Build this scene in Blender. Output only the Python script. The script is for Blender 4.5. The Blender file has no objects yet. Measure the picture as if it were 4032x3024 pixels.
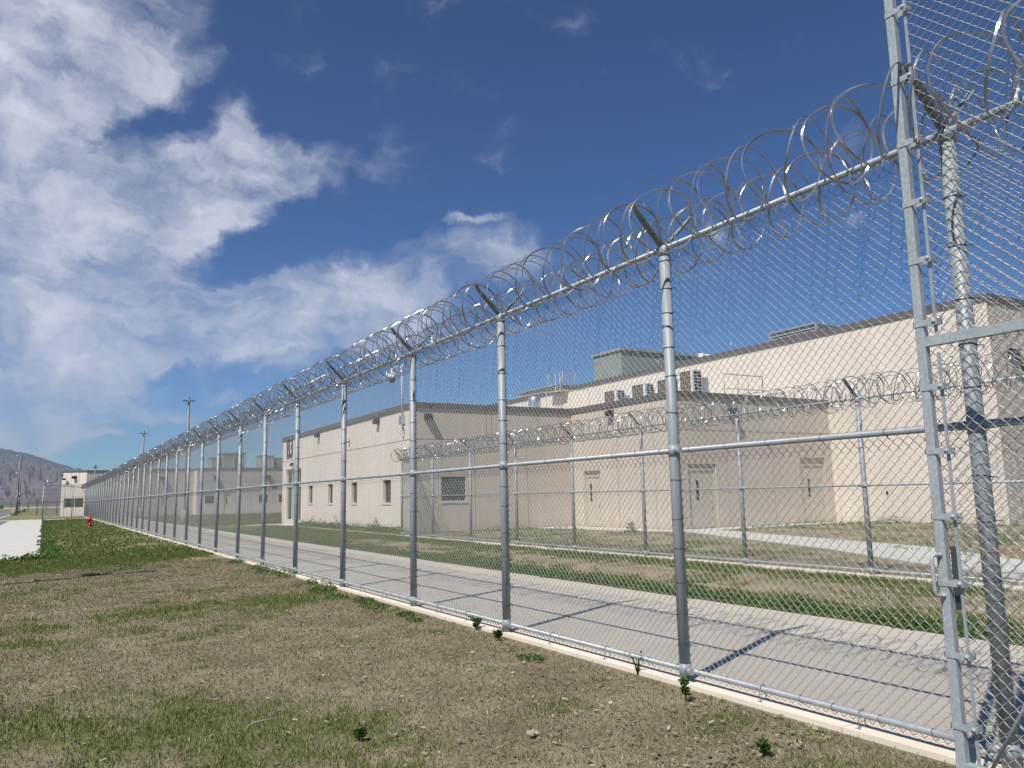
import bpy, math, random
import numpy as np
from mathutils import Vector, Matrix
random.seed(7); RNG = np.random.default_rng(11)
R = math.radians
scene = bpy.context.scene
COL = scene.collection

# ------------------------------------------------------------------ helpers
def tag(o, label=None, cat=None, group=None, kind=None):
    if label: o['label'] = label
    if cat: o['category'] = cat
    if group: o['group'] = group
    if kind: o['kind'] = kind
    return o

def empty(name, loc=(0, 0, 0), rz=0.0):
    o = bpy.data.objects.new(name, None); COL.objects.link(o)
    o.location = loc; o.rotation_euler = (0, 0, rz); o.empty_display_size = 0.3
    return o

def link(name, me, parent=None, loc=(0, 0, 0), rz=0.0):
    o = bpy.data.objects.new(name, me); COL.objects.link(o)
    o.location = loc; o.rotation_euler = (0, 0, rz)
    if parent: o.parent = parent
    return o

def np_mesh(name, V, F, mats, smooth=False, midx=None):
    """V (n,3) array, F (m,k) int array with k = 3 or 4"""
    me = bpy.data.meshes.new(name)
    V = np.asarray(V, np.float32); F = np.asarray(F, np.int32)
    k = F.shape[1]
    me.vertices.add(len(V)); me.vertices.foreach_set('co', V.ravel())
    me.loops.add(F.size); me.loops.foreach_set('vertex_index', F.ravel())
    me.polygons.add(len(F)); me.polygons.foreach_set('loop_start', np.arange(0, F.size, k, dtype=np.int32))
    if not isinstance(mats, (list, tuple)): mats = [mats]
    for m in mats: me.materials.append(m)
    me.update(calc_edges=True)
    if midx is not None: me.polygons.foreach_set('material_index', np.asarray(midx, np.int32))
    me.polygons.foreach_set('use_smooth', np.full(len(F), smooth))
    me.update()
    return me

class MB:
    """collects shapes into ONE mesh"""
    def __init__(s): s.v = []; s.f = []; s.m = []; s.sm = []
    def add(s, vs, fs, mi=0, smooth=False):
        b = len(s.v); s.v += [tuple(v) for v in vs]
        for f in fs: s.f.append([b + i for i in f]); s.m.append(mi); s.sm.append(smooth)
        return s
    def box(s, x0, x1, y0, y1, z0, z1, mi=0):
        if x0 > x1: x0, x1 = x1, x0
        if y0 > y1: y0, y1 = y1, y0
        if z0 > z1: z0, z1 = z1, z0
        vs = [(x, y, z) for z in (z0, z1) for y in (y0, y1) for x in (x0, x1)]
        return s.add(vs, [(0, 2, 3, 1), (4, 5, 7, 6), (0, 1, 5, 4), (2, 6, 7, 3), (0, 4, 6, 2), (1, 3, 7, 5)], mi)
    def obox(s, c, ax, ay, az, hx, hy, hz, mi=0):
        c, ax, ay, az = map(Vector, (c, ax, ay, az))
        vs = [c + ax * (hx * i) + ay * (hy * j) + az * (hz * k) for k in (-1, 1) for j in (-1, 1) for i in (-1, 1)]
        return s.add(vs, [(0, 2, 3, 1), (4, 5, 7, 6), (0, 1, 5, 4), (2, 6, 7, 3), (0, 4, 6, 2), (1, 3, 7, 5)], mi)
    def tube(s, pts, r, n=8, mi=0, caps=True, smooth=True, closed=False):
        pts = [Vector(p) for p in pts]; rs = r if isinstance(r, (list, tuple)) else [r] * len(pts)
        vs = []; fs = []; up = None; N = len(pts)
        for i, p in enumerate(pts):
            if closed: t = (pts[(i + 1) % N] - pts[i - 1])
            else: t = pts[min(i + 1, N - 1)] - pts[max(i - 1, 0)]
            t.normalize()
            if up is None:
                up = Vector((0, 0, 1)) if abs(t.z) < .9 else Vector((1, 0, 0))
            a = t.cross(up); a.normalize(); b = a.cross(t); up = b
            for k in range(n):
                w = 2 * math.pi * k / n
                vs.append(p + a * (math.cos(w) * rs[i]) + b * (math.sin(w) * rs[i]))
        M = N if closed else N - 1
        for i in range(M):
            j = (i + 1) % N
            for k in range(n):
                fs.append((i * n + k, i * n + (k + 1) % n, j * n + (k + 1) % n, j * n + k))
        s.add(vs, fs, mi, smooth)
        if caps and not closed:
            b = len(s.v) - len(vs)
            s.f.append([b + k for k in range(n)][::-1]); s.m.append(mi); s.sm.append(False)
            s.f.append([b + (N - 1) * n + k for k in range(n)]); s.m.append(mi); s.sm.append(False)
        return s
    def lathe(s, c, prof, n=20, mi=0, smooth=True):
        vs = []; fs = []
        for (r, z) in prof:
            for k in range(n):
                w = 2 * math.pi * k / n
                vs.append((c[0] + r * math.cos(w), c[1] + r * math.sin(w), c[2] + z))
        for i in range(len(prof) - 1):
            for k in range(n):
                fs.append((i * n + k, i * n + (k + 1) % n, (i + 1) * n + (k + 1) % n, (i + 1) * n + k))
        fs.append([k for k in range(n)][::-1]); fs.append([(len(prof) - 1) * n + k for k in range(n)])
        return s.add(vs, fs, mi, smooth)
    def mesh(s, name, mats):
        me = bpy.data.meshes.new(name); me.from_pydata([tuple(v) for v in s.v], [], s.f)
        if not isinstance(mats, (list, tuple)): mats = [mats]
        for m in mats: me.materials.append(m)
        me.polygons.foreach_set('material_index', s.m); me.polygons.foreach_set('use_smooth', s.sm)
        me.update(); return me
    def build(s, name, mats, parent=None, loc=(0, 0, 0), rz=0.0):
        return link(name, s.mesh(name, mats), parent, loc, rz)

# ------------------------------------------------------------------ materials
class NT:
    def __init__(s, m): s.t = m.node_tree; s.n = s.t.nodes; s.l = s.t.links
    def N(s, typ, **kw):
        n = s.n.new(typ)
        for k, v in kw.items():
            if k.startswith('i_'):
                key = k[2:]; key = int(key) if key.isdigit() else key.replace('_', ' ')
                if isinstance(v, bpy.types.NodeSocket): s.l.new(v, n.inputs[key])
                else: n.inputs[key].default_value = v
            else: setattr(n, k, v)
        return n
    def L(s, a, b): s.l.new(a, b)
    def math(s, op, a, b=0.0, c=None, clamp=False):
        n = s.n.new('ShaderNodeMath'); n.operation = op; n.use_clamp = clamp
        for i, v in enumerate((a, b, c)):
            if v is None: continue
            if isinstance(v, bpy.types.NodeSocket): s.l.new(v, n.inputs[i])
            else: n.inputs[i].default_value = v
        return n.outputs[0]
    def ramp(s, fac, stops, interp='LINEAR'):
        n = s.n.new('ShaderNodeValToRGB'); n.color_ramp.interpolation = interp
        e = n.color_ramp.elements
        while len(e) < len(stops): e.new(0.5)
        for el, (p, c) in zip(e, stops): el.position = p; el.color = c if len(c) == 4 else (*c, 1)
        s.l.new(fac, n.inputs[0]); return n.outputs[0]
    def mix(s, f, a, b, blend='MIX'):
        n = s.n.new('ShaderNodeMix'); n.data_type = 'RGBA'; n.blend_type = blend
        for i, v in ((0, f), (6, a), (7, b)):
            if isinstance(v, bpy.types.NodeSocket): s.l.new(v, n.inputs[i])
            else: n.inputs[i].default_value = v if i == 0 else ((*v, 1) if len(v) == 3 else v)
        return n.outputs[2]

def new_mat(name):
    m = bpy.data.materials.new(name); m.use_nodes = True
    t = NT(m); b = t.n['Principled BSDF']; return m, t, b

def mat_simple(name, col, rough=.6, metal=0., nscale=8., namt=.12, bump=0., bscale=60., spec=.5, coord='Object', rvar=0.):
    m, t, b = new_mat(name)
    tc = t.N('ShaderNodeTexCoord').outputs[coord]
    no = t.N('ShaderNodeTexNoise', i_Vector=tc, i_Scale=nscale, i_Detail=5., i_Roughness=.6).outputs[0]
    lo = tuple(c * (1 - namt) for c in col); hi = tuple(min(1, c * (1 + namt)) for c in col)
    c = t.ramp(no, [(.3, lo), (.7, hi)]); t.L(c, b.inputs['Base Color'])
    b.inputs['Roughness'].default_value = rough; b.inputs['Metallic'].default_value = metal
    b.inputs['Specular IOR Level'].default_value = spec
    if rvar:
        t.L(t.math('ADD', t.math('MULTIPLY', no, rvar), rough - rvar / 2), b.inputs['Roughness'])
    if bump:
        n2 = t.N('ShaderNodeTexNoise', i_Vector=tc, i_Scale=bscale, i_Detail=4.).outputs[0]
        bp = t.N('ShaderNodeBump', i_Strength=bump, i_Distance=.01, i_Height=n2)
        t.L(bp.outputs[0], b.inputs['Normal'])
    return m

def mat_galv(name, base=.36, metal=.65, rough=.42, streak=True):
    m, t, b = new_mat(name)
    tc = t.N('ShaderNodeTexCoord').outputs['Object']
    mp = t.N('ShaderNodeMapping', i_Vector=tc); mp.inputs['Scale'].default_value = (40, 40, 2.0 if streak else 40)
    n1 = t.N('ShaderNodeTexNoise', i_Vector=mp.outputs[0], i_Scale=1., i_Detail=5., i_Roughness=.65).outputs[0]
    n2 = t.N('ShaderNodeTexNoise', i_Vector=tc, i_Scale=5., i_Detail=6., i_Roughness=.7).outputs[0]
    f = t.math('ADD', t.math('MULTIPLY', n1, .6), t.math('MULTIPLY', n2, .4))
    k = base
    c = t.ramp(f, [(.3, (k * .70, k * .76, k * .79)), (.5, (k * .92, k, k * 1.03)), (.7, (k * 1.22, k * 1.30, k * 1.32))])
    t.L(c, b.inputs['Base Color']); b.inputs['Metallic'].default_value = metal
    t.L(t.math('ADD', t.math('MULTIPLY', n1, .25), rough - .12), b.inputs['Roughness'])
    return m

M = {}
M['galv'] = mat_galv('galvanised_steel', .29, .08, .5)
M['rail'] = mat_galv('galvanised_rail', .33, .12, .42, False)
m_, t_, b_ = new_mat('galvanised_wire'); M['wire'] = m_
b_.inputs['Base Color'].default_value = (.34, .34, .32, 1); b_.inputs['Metallic'].default_value = .3; b_.inputs['Roughness'].default_value = .38
m_, t_, b_ = new_mat('razor_steel'); M['razor'] = m_
b_.inputs['Base Color'].default_value = (.33, .325, .32, 1); b_.inputs['Metallic'].default_value = .6; b_.inputs['Roughness'].default_value = .26
M['tie'] = mat_simple('tie_wire', (.10, .10, .105), .5, .6)
M['gate'] = mat_galv('gate_tube_paint', .36, .05, .5, False)
M['dark'] = mat_simple('dark_bronze', (.025, .02, .018), .45)
M['black'] = mat_simple('black_sign_paint', (.03, .027, .03), .55)
M['coping'] = mat_simple('coping_metal', (.15, .135, .125), .5, .2, 3.)
M['white'] = mat_simple('white_paint', (.7, .7, .68), .5)
M['offwhite'] = mat_simple('cream_rail_paint', (.42, .38, .32), .5)
M['alum'] = mat_simple('aluminium', (.55, .57, .6), .35, .8)
M['condenser'] = mat_simple('condenser_fin', (.13, .085, .065), .6, 0, 40., .3)
M['greenmetal'] = mat_simple('green_grey_metal', (.27, .31, .27), .55, .1, 2.)
M['louver'] = mat_simple('louver_metal', (.36, .38, .38), .5, .3, 3.)
M['red'] = mat_simple('hydrant_red', (.30, .012, .014), .42, 0, 12., .25)
M['yellow'] = mat_simple('bollard_yellow', (.62, .46, .10), .5)
M['drum'] = mat_simple('base_concrete', (.34, .33, .29), .85, 0, 6., .2)
M['door'] = mat_simple('beige_door', (.52, .455, .37), .55, 0, 3., .06)
M['entry'] = mat_simple('pale_green_frame', (.42, .45, .30), .5, 0, 3., .06)
M['sill'] = mat_simple('cream_sill', (.60, .55, .47), .6)
M['binGreen'] = mat_simple('bin_green', (.02, .13, .09), .5)
M['cord'] = mat_simple('orange_cord', (.6, .16, .08), .6)
M['stone'] = mat_simple('field_stone', (.36, .31, .25), .85, 0, 30., .3)
M['twig'] = mat_simple('dry_twig', (.55, .48, .35), .8, 0, 30., .3)
M['pole'] = mat_simple('pole_paint', (.17, .17, .175), .5, .4, 3.)
M['paleconc'] = mat_simple('pale_plinth', (.60, .59, .48), .7)
M['roofmem'] = mat_simple('roof_membrane', (.45, .44, .42), .8)

def mat_glass():
    m, t, b = new_mat('dark_window_glass')
    b.inputs['Base Color'].default_value = (.008, .010, .012, 1); b.inputs['Roughness'].default_value = .06
    b.inputs['Specular IOR Level'].default_value = .5
    return m
M['glass'] = mat_glass()

def mat_wall(name, col, stain=.10):
    m, t, b = new_mat(name)
    tc = t.N('ShaderNodeTexCoord').outputs['Object']
    n1 = t.N('ShaderNodeTexNoise', i_Vector=tc, i_Scale=.35, i_Detail=4., i_Roughness=.6).outputs[0]
    mp = t.N('ShaderNodeMapping', i_Vector=tc); mp.inputs['Scale'].default_value = (3, 3, .25)
    n2 = t.N('ShaderNodeTexNoise', i_Vector=mp.outputs[0], i_Scale=1., i_Detail=6., i_Roughness=.65).outputs[0]
    n3 = t.N('ShaderNodeTexNoise', i_Vector=tc, i_Scale=70., i_Detail=3.).outputs[0]
    f = t.math('ADD', t.math('MULTIPLY', n1, .4), t.math('ADD', t.math('MULTIPLY', n2, .45), t.math('MULTIPLY', n3, .15)))
    lo = tuple(c * (1 - stain) for c in col); hi = tuple(c * (1 + stain * .6) for c in col)
    c = t.ramp(f, [(.36, lo), (.62, hi)])
    sx = t.N('ShaderNodeSeparateXYZ', i_Vector=tc)
    dz = t.N('ShaderNodeMapRange', i_Value=t.math('ADD', sx.outputs[2], t.math('MULTIPLY', n2, .6)), i_From_Min=.2, i_From_Max=.75, i_To_Min=1., i_To_Max=0.)
    c2 = t.mix(t.math('MULTIPLY', dz.outputs[0], .35), c, (.30, .22, .15))
    t.L(c2, b.inputs['Base Color']); b.inputs['Roughness'].default_value = .85; b.inputs['Specular IOR Level'].default_value = .25
    bp = t.N('ShaderNodeBump', i_Strength=.25, i_Distance=.006, i_Height=n3); t.L(bp.outputs[0], b.inputs['Normal'])
    return m
M['wall'] = mat_wall('precast_concrete_wall', (.58, .495, .41))  # base wall tone, also the darker copy on B3 and hall faces in shade
M['wall_sunlit'] = mat_wall('sunlit_precast_wall', (.70, .615, .52))  # lighter copy for faces turned to the sun, sunlight put into the colour
M['wall_far'] = mat_wall('shaded_beige_wall', (.48, .43, .375))  # darker copy for far faces turned from the sun, shade put into the colour

def mat_concrete(name, col, jx=None, jy=None, mesh_dirt=.15):
    m, t, b = new_mat(name)
    tc = t.N('ShaderNodeTexCoord').outputs['Object']
    n1 = t.N('ShaderNodeTexNoise', i_Vector=tc, i_Scale=.8, i_Detail=6., i_Roughness=.65).outputs[0]
    n2 = t.N('ShaderNodeTexNoise', i_Vector=tc, i_Scale=45., i_Detail=4., i_Roughness=.7).outputs[0]
    f = t.math('ADD', t.math('MULTIPLY', n1, .6), t.math('MULTIPLY', n2, .4))
    c = t.ramp(f, [(.32, tuple(x * (1 - mesh_dirt) for x in col)), (.66, tuple(x * (1 + mesh_dirt * .5) for x in col))])
    sp = t.N('ShaderNodeSeparateXYZ', i_Vector=tc)
    def joint(o, per, off):
        a = t.math('ABSOLUTE', t.math('SUBTRACT', t.math('FRACT', t.math('DIVIDE', t.math('SUBTRACT', o, off), per)), .5))
        return t.math('GREATER_THAN', a, .5 - .006 / per)
    if jy: c = t.mix(t.math('MULTIPLY', joint(sp.outputs[1], *jy), .55), c, tuple(x * .35 for x in col))
    if jx: c = t.mix(t.math('MULTIPLY', joint(sp.outputs[0], *jx), .55), c, tuple(x * .35 for x in col))
    t.L(c, b.inputs['Base Color']); b.inputs['Roughness'].default_value = .88; b.inputs['Specular IOR Level'].default_value = .3
    bp = t.N('ShaderNodeBump', i_Strength=.3, i_Distance=.004, i_Height=n2); t.L(bp.outputs[0], b.inputs['Normal'])
    return m
M['walk'] = mat_concrete('walkway_concrete', (.46, .42, .355), jy=(3.0, 1.2))
M['curb'] = mat_concrete('curb_concrete', (.70, .62, .51), jy=(3.05, .6))
M['slab'] = mat_concrete('bright_slab_concrete', (.52, .505, .455), jy=(6.0, 2.0))
M['asphalt'] = mat_simple('asphalt', (.16, .16, .165), .9, 0, 3., .15)
M['gravel'] = mat_simple('pale_gravel', (.46, .43, .38), .95, 0, .05, .2)

# ------------------------------------------------------------------ value noise (for where the grass grows)
def vnoise(x, y, seed=0):
    xi = np.floor(x).astype(np.int64); yi = np.floor(y).astype(np.int64)
    fx = x - xi; fy = y - yi; fx = fx * fx * (3 - 2 * fx); fy = fy * fy * (3 - 2 * fy)
    def h(a, b):
        n = (a * 374761393 + b * 668265263 + seed * 974634777) & 0xffffffff
        n = ((n ^ (n >> 13)) * 1274126177) & 0xffffffff
        return ((n ^ (n >> 16)) & 0xffff) / 65535.0
    return (h(xi, yi) * (1 - fx) + h(xi + 1, yi) * fx) * (1 - fy) + (h(xi, yi + 1) * (1 - fx) + h(xi + 1, yi + 1) * fx) * fy
def fbm(x, y, s=0, o=4):
    r = 0; a = .5; t = 0
    for k in range(o):
        r = r + a * vnoise(x * 2 ** k, y * 2 ** k, s + k); t += a; a *= .55
    return r / t
def sstep(a, b, x):
    t = np.clip((x - a) / (b - a), 0, 1); return t * t * (3 - 2 * t)
def greenness(x, y):
    """0 bare / thatch .. 1 lush"""
    n = fbm(x * .55, y * .55, 3, 4) * .38 + fbm(x * 2.6, y * 2.6, 9, 3) * .34 + fbm(x * 9, y * 9, 12, 3) * .28
    g = sstep(.50, .68, n)
    left = x < 4.9
    # outside the fence
    far = sstep(20, 34, y) * .14 * (1 - .5 * sstep(2.2, 4.2, x))
    clump = sstep(.62, .72, fbm(x * 1.9, y * 1.9, 21, 3))
    near_left = np.exp(-((x - .6) / 1.7) ** 2 - ((y - 6.2) / 1.8) ** 2) * .17
    band = np.exp(-((x - 3.4) / 1.3) ** 2 - ((y - 13.6) / .9) ** 2) * .30
    band2 = np.exp(-((y - 26.0 - x * .5) / 3.2) ** 2) * .28
    dry = np.exp(-((x - 3.7) / 1.0) ** 2 - ((y - 6.5) / 3.2) ** 2) * .20 + np.exp(-((x - 2.8) / 1.7) ** 2 - ((y - 19.) / 2.6) ** 2) * .16
    edge = sstep(4.1, 4.6, x) * .06
    gl = sstep(.47, .78, n + far + near_left + band + band2 - dry - edge + .03) * .85 + clump * .45
    # yard inside the fence
    yard = sstep(.44, .62, n + .05 + .22 * np.exp(-((x - 8.9) / .5) ** 2) - .10 * np.exp(-((x - 10.8) / 1.2) ** 2) + .08 * np.exp(-((x - 12.3) / .5) ** 2) + sstep(24, 34, y) * .08)
    yard = np.where(x > 13.3, sstep(.50, .64, n + .02 + sstep(40, 60, y) * .2), yard)
    return np.clip(np.where(left, gl, yard), 0, 1)

# ------------------------------------------------------------------ ground
def ground_sheet():
    xs = np.concatenate([[-4000, -1500, -600, -250, -100, -50, -25, -12], np.arange(-8, 14, .11), np.arange(14, 40, .6), [45, 60, 90, 150, 300, 700, 1800, 5000]])
    ys = np.concatenate([[-400, -100, -30, -12, -6], np.arange(-2, 34, .11), np.arange(34, 70, .35), np.arange(70, 170, 1.5), [180, 200, 240, 300, 400, 600, 900, 1500, 2500, 4500, 9500]])
    X, Y = np.meshgrid(xs, ys); n = len(xs)
    Z = np.full(X.shape, -.025)
    near = (X > -8) & (X < 4.6) & (Y > 0) & (Y < 60)
    Z += np.where(near, (fbm(X * 3, Y * 3, 40, 3) - .5) * .03 - .006, 0)
    V = np.stack([X, Y, Z], -1).reshape(-1, 3)
    i = (np.arange(len(ys) - 1)[:, None] * n + np.arange(n - 1)[None]).ravel()
    F = np.stack([i, i + 1, i + 1 + n, i + n], -1)
    m, t, b = new_mat('patchy_lawn_ground')
    at = t.N('ShaderNodeAttribute', attribute_name='growth').outputs['Fac']
    tc = t.N('ShaderNodeTexCoord').outputs['Object']
    n1 = t.N('ShaderNodeTexNoise', i_Vector=tc, i_Scale=9., i_Detail=8., i_Roughness=.72).outputs[0]
    n2 = t.N('ShaderNodeTexNoise', i_Vector=tc, i_Scale=70., i_Detail=6., i_Roughness=.75).outputs[0]
    n3 = t.N('ShaderNodeTexNoise', i_Vector=tc, i_Scale=1.1, i_Detail=5., i_Roughness=.6).outputs[0]
    soil = t.ramp(t.math('ADD', t.math('MULTIPLY', n2, .55), t.math('MULTIPLY', n3, .45)), [(.34, (.115, .098, .058)), (.48, (.235, .20, .128)), (.60, (.35, .30, .20)), (.70, (.50, .43, .31))])
    gr = t.ramp(n2, [(.35, (.07, .085, .025)), (.5, (.15, .165, .055)), (.68, (.27, .26, .12))])
    g = t.math('ADD', at, t.math('MULTIPLY', t.math('SUBTRACT', n1, .5), 1.3))
    g = t.N('ShaderNodeMapRange', i_Value=g, i_From_Min=.25, i_From_Max=.8).outputs[0]
    t.L(t.mix(t.math('MULTIPLY', g, .85), soil, gr), b.inputs['Base Color'])
    b.inputs['Roughness'].default_value = .95; b.inputs['Specular IOR Level'].default_value = .1
    bp = t.N('ShaderNodeBump', i_Strength=.8, i_Distance=.02, i_Height=n2); t.L(bp.outputs[0], b.inputs['Normal'])
    me = np_mesh('ground', V, F, m, True)
    a = me.attributes.new('growth', 'FLOAT', 'POINT')
    gg = greenness(X, Y)
    gg = np.where((Y > 170) | (X < -20), .55 + .2 * fbm(X * .02, Y * .02), gg)
    a.data.foreach_set('value', gg.ravel().astype(np.float32))
    tag(link('ground', me), kind='structure')
ground_sheet()

def slab(name, pts, z0, z1, mat):
    n = len(pts)
    vs = [(x, y, z0) for x, y in pts] + [(x, y, z1) for x, y in pts]
    fs = [list(range(n))[::-1], [n + i for i in range(n)]] + [(i, (i + 1) % n, n + (i + 1) % n, n + i) for i in range(n)]
    mb = MB(); mb.add(vs, fs); return tag(mb.build(name, mat), kind='structure')
slab('walkway', [(5.02, -6), (8.45, -6), (8.45, 160), (5.02, 160)], -.3, .0, M['walk'])
slab('kerb_strip', [(4.67, -6), (5.01, -6), (5.01, 118.9), (4.67, 118.9)], -.3, .012, M['curb'])
slab('inner_kerb_strip', [(12.96, -3), (13.26, -3), (13.26, 31.6), (12.96, 31.6)], -.3, .012, M['curb'])
slab('driveway_slab', [(-3.0, 28.0), (0.0, 28.0), (0.0, 101.5), (-3.0, 101.5)], -.3, .0, M['slab'])
slab('cross_path', [(-9.0, 101.51), (2.3, 101.51), (2.3, 105.5), (-9.0, 105.5)], -.3, .0, M['slab'])
slab('road', [(-60, -40), (-5.2, -40), (-5.2, 27), (-3.02, 27.5), (-3.02, 101.4), (-9.2, 101.5), (-60, 101.5)], -.3, -.008, M['asphalt'])
slab('far_road', [(-60, 105.6), (-4.9, 105.6), (-4.9, 260), (-60, 260)], -.3, -.012, M['asphalt'])
slab('road_kerb', [(-4.88, 105.6), (-4.5, 105.6), (-4.5, 172), (-4.88, 172)], -.3, .06, M['slab'])
slab('entry_path', [(8.46, 46.6), (13.1, 50.4), (14.2, 50.4), (14.2, 54.6), (12.4, 54.6), (8.46, 49.8)], -.3, -.004, M['slab'])
slab('yard_path', [(13.9, 4.0), (16.0, 6.2), (20.4, 13.0), (23.9, 24.0), (22.2, 24.0), (18.1, 14.2), (13.9, 6.6)], -.3, -.004, M['slab'])
slab('building_apron', [(21.9, 24.01), (33.0, 24.01), (33.0, 25.18), (22.98, 25.18), (22.98, 32.8), (20.6, 32.8)], -.3, -.004, M['slab'])
slab('far_cross_path', [(8.46, 88), (60, 88), (60, 89.4), (8.46, 89.4)], -.3, -.004, M['slab'])
slab('far_building_apron', [(8.46, 102.6), (60, 102.6), (60, 104.9), (8.46, 104.9)], -.3, -.004, M['slab'])
slab('gravel_field', [(-700, 520), (260, 520), (420, 900), (-900, 900)], -.3, -.01, M['gravel'])

# ------------------------------------------------------------------ chain link, razor coils, posts
W = .0726                     # diamond width
PANEL = 42 * W                # 3.049 m
def tube_np(P, r, n, closed=False):
    """P (m,3) path -> verts, quads"""
    T = np.gradient(P, axis=0); T /= np.linalg.norm(T, axis=1)[:, None]
    ref = np.array([1., 0, 0])
    A = np.cross(T, ref); A /= np.linalg.norm(A, axis=1)[:, None]; B = np.cross(A, T)
    w = 2 * np.pi * np.arange(n) / n
    V = P[:, None] + r * (np.cos(w)[None, :, None] * A[:, None] + np.sin(w)[None, :, None] * B[:, None])
    m = len(P); i = np.arange(m - 1)[:, None] * n; k = np.arange(n)[None]
    F = np.stack([i + k, i + (k + 1) % n, i + n + (k + 1) % n, i + n + k], -1).reshape(-1, 4)
    return V.reshape(-1, 3), F
def chain_mesh(name, length, z0, z1, sub, sides, r, w=W):
    nz = int(round((z1 - z0) / (w / 2))); s = np.arange(nz * sub + 1) / sub      # half periods
    tri = 1 - 2 * np.abs((s % 2) - 1) if sub > 0 else s
    tri = 2 * np.abs(((s) % 2) - 1) - 1
    sn = np.cos(np.pi * s)
    A = w / 4 * 1.06
    yy = A * (tri * .80 + sn * .24) if sub > 1 else A * tri
    dep = .0028 * np.sin(np.pi * s) if sub > 1 else 0 * s
    zz = z0 + s * w / 2
    n = int(round(length / (w / 2))); Vs = []; Fs = []; off = 0
    for ph in (1, -1):
        P = np.stack([dep * ph * (1), yy * ph, zz], -1)
        v, f = tube_np(P, r, sides)
        for j in range(0 if ph == 1 else 1, n, 2):
            Vs.append(v + np.array([0, (j + .5) * w / 2, 0])); Fs.append(f + off); off += len(v)
    V = np.concatenate(Vs); 
    return np_mesh(name, V, np.concatenate(Fs), M['wire'], sub > 1)
def rot_z_mesh_points(V, a):
    c, s = math.cos(a), math.sin(a); return V @ np.array([[c, s, 0], [-s, c, 0], [0, 0, 1]])

def razor_mesh(name, length, loops, rad, seed, seg=44, barbs=True):
    rg = np.random.default_rng(seed)
    t = np.linspace(0, loops, loops * seg + 1)
    th = t * 2 * np.pi
    pitch = length / loops
    fade = np.clip(np.minimum(t, loops - t) / 1.5, 0, 1)
    wob = sum(rg.normal(0, .022) * np.sin(2 * np.pi * t * k / loops + rg.uniform(0, 6.28)) for k in range(1, 5)) * fade
    wz = sum(rg.normal(0, .012) * np.sin(2 * np.pi * t * k / loops + rg.uniform(0, 6.28)) for k in range(1, 4)) * fade
    y = pitch * t + .30 * pitch * np.sin(1.5 * th + .6) * (1 + .25 * np.sin(t * 1.7)) + wob
    rr = rad * (1 + .03 * np.sin(t * 2.3 + seed) * fade)
    P = np.stack([rr * np.cos(th), y, rr * np.sin(th) + wz - .02 * np.sin(np.pi * t / loops)], -1)
    T = np.gradient(P, axis=0); T /= np.linalg.norm(T, axis=1)[:, None]
    Nr = np.stack([np.cos(th), 0 * th, np.sin(th)], -1)
    B = np.cross(T, Nr); B /= np.linalg.norm(B, axis=1)[:, None]; Nn = np.cross(B, T)
    tw = rg.uniform(0, 6.28) + .35 * np.sin(th * .5 + rg.uniform(0, 6)) 
    # flat tape wrapped on a core : a thin strip 9 mm x 3 mm
    c, s = np.cos(tw)[:, None] if hasattr(tw, '__len__') else np.cos(tw), np.sin(tw)[:, None] if hasattr(tw, '__len__') else np.sin(tw)
    tq = (.9 * np.sin(th * .37 + seed) + .5 * np.sin(th * 1.9))[:, None]
    a = (Nn * np.cos(tq) + B * np.sin(tq)) * .0032; b2 = (B * np.cos(tq) - Nn * np.sin(tq)) * .0075
    ring = np.stack([P + a + b2, P - a + b2, P - a - b2, P + a - b2], 1)
    V = ring.reshape(-1, 3); m = len(P); i = np.arange(m - 1)[:, None] * 4; k = np.arange(4)[None]
    F = np.stack([i + k, i + (k + 1) % 4, i + 4 + (k + 1) % 4, i + 4 + k], -1).reshape(-1, 4)
    if barbs:
        st = max(2, seg // 14); idx = np.arange(1, m - 1, st); Vb = []; Fb = []; off = len(V)
        for q in idx:
            p = P[q]; tt = T[q]; bb = B[q]; nn = Nn[q]
            for sg in (1, -1):
                v = [p + tt * .017 + bb * .004, p - tt * .017 + bb * .004, p - tt * .021 + (bb * .0155 + nn * .002) * 1, p + tt * .021 + (bb * .0155 + nn * .002)]
                if sg < 0: v = [p * 2 - 0 * x - x if False else p - (x - p) for x in v]
                tri = [v[0], p + bb * sg * .003, v[3], v[0]]
                # two little blades pointing along the tape
                Vb += [p + tt * .006 + bb * sg * .004, p + tt * .032 + bb * sg * .014, p + tt * .011 + bb * sg * .005, p + tt * .008 + bb * sg * .004,
                       p - tt * .006 + bb * sg * .004, p - tt * .032 + bb * sg * .014, p - tt * .011 + bb * sg * .005, p - tt * .008 + bb * sg * .004]
                Fb += [[off, off + 1, off + 2, off + 3], [off + 4, off + 5, off + 6, off + 7]]; off += 8
        V = np.concatenate([V, np.array(Vb)]); F = np.concatenate([F, np.array(Fb)])
    return np_mesh(name, V, F, M['razor'], False)

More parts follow.
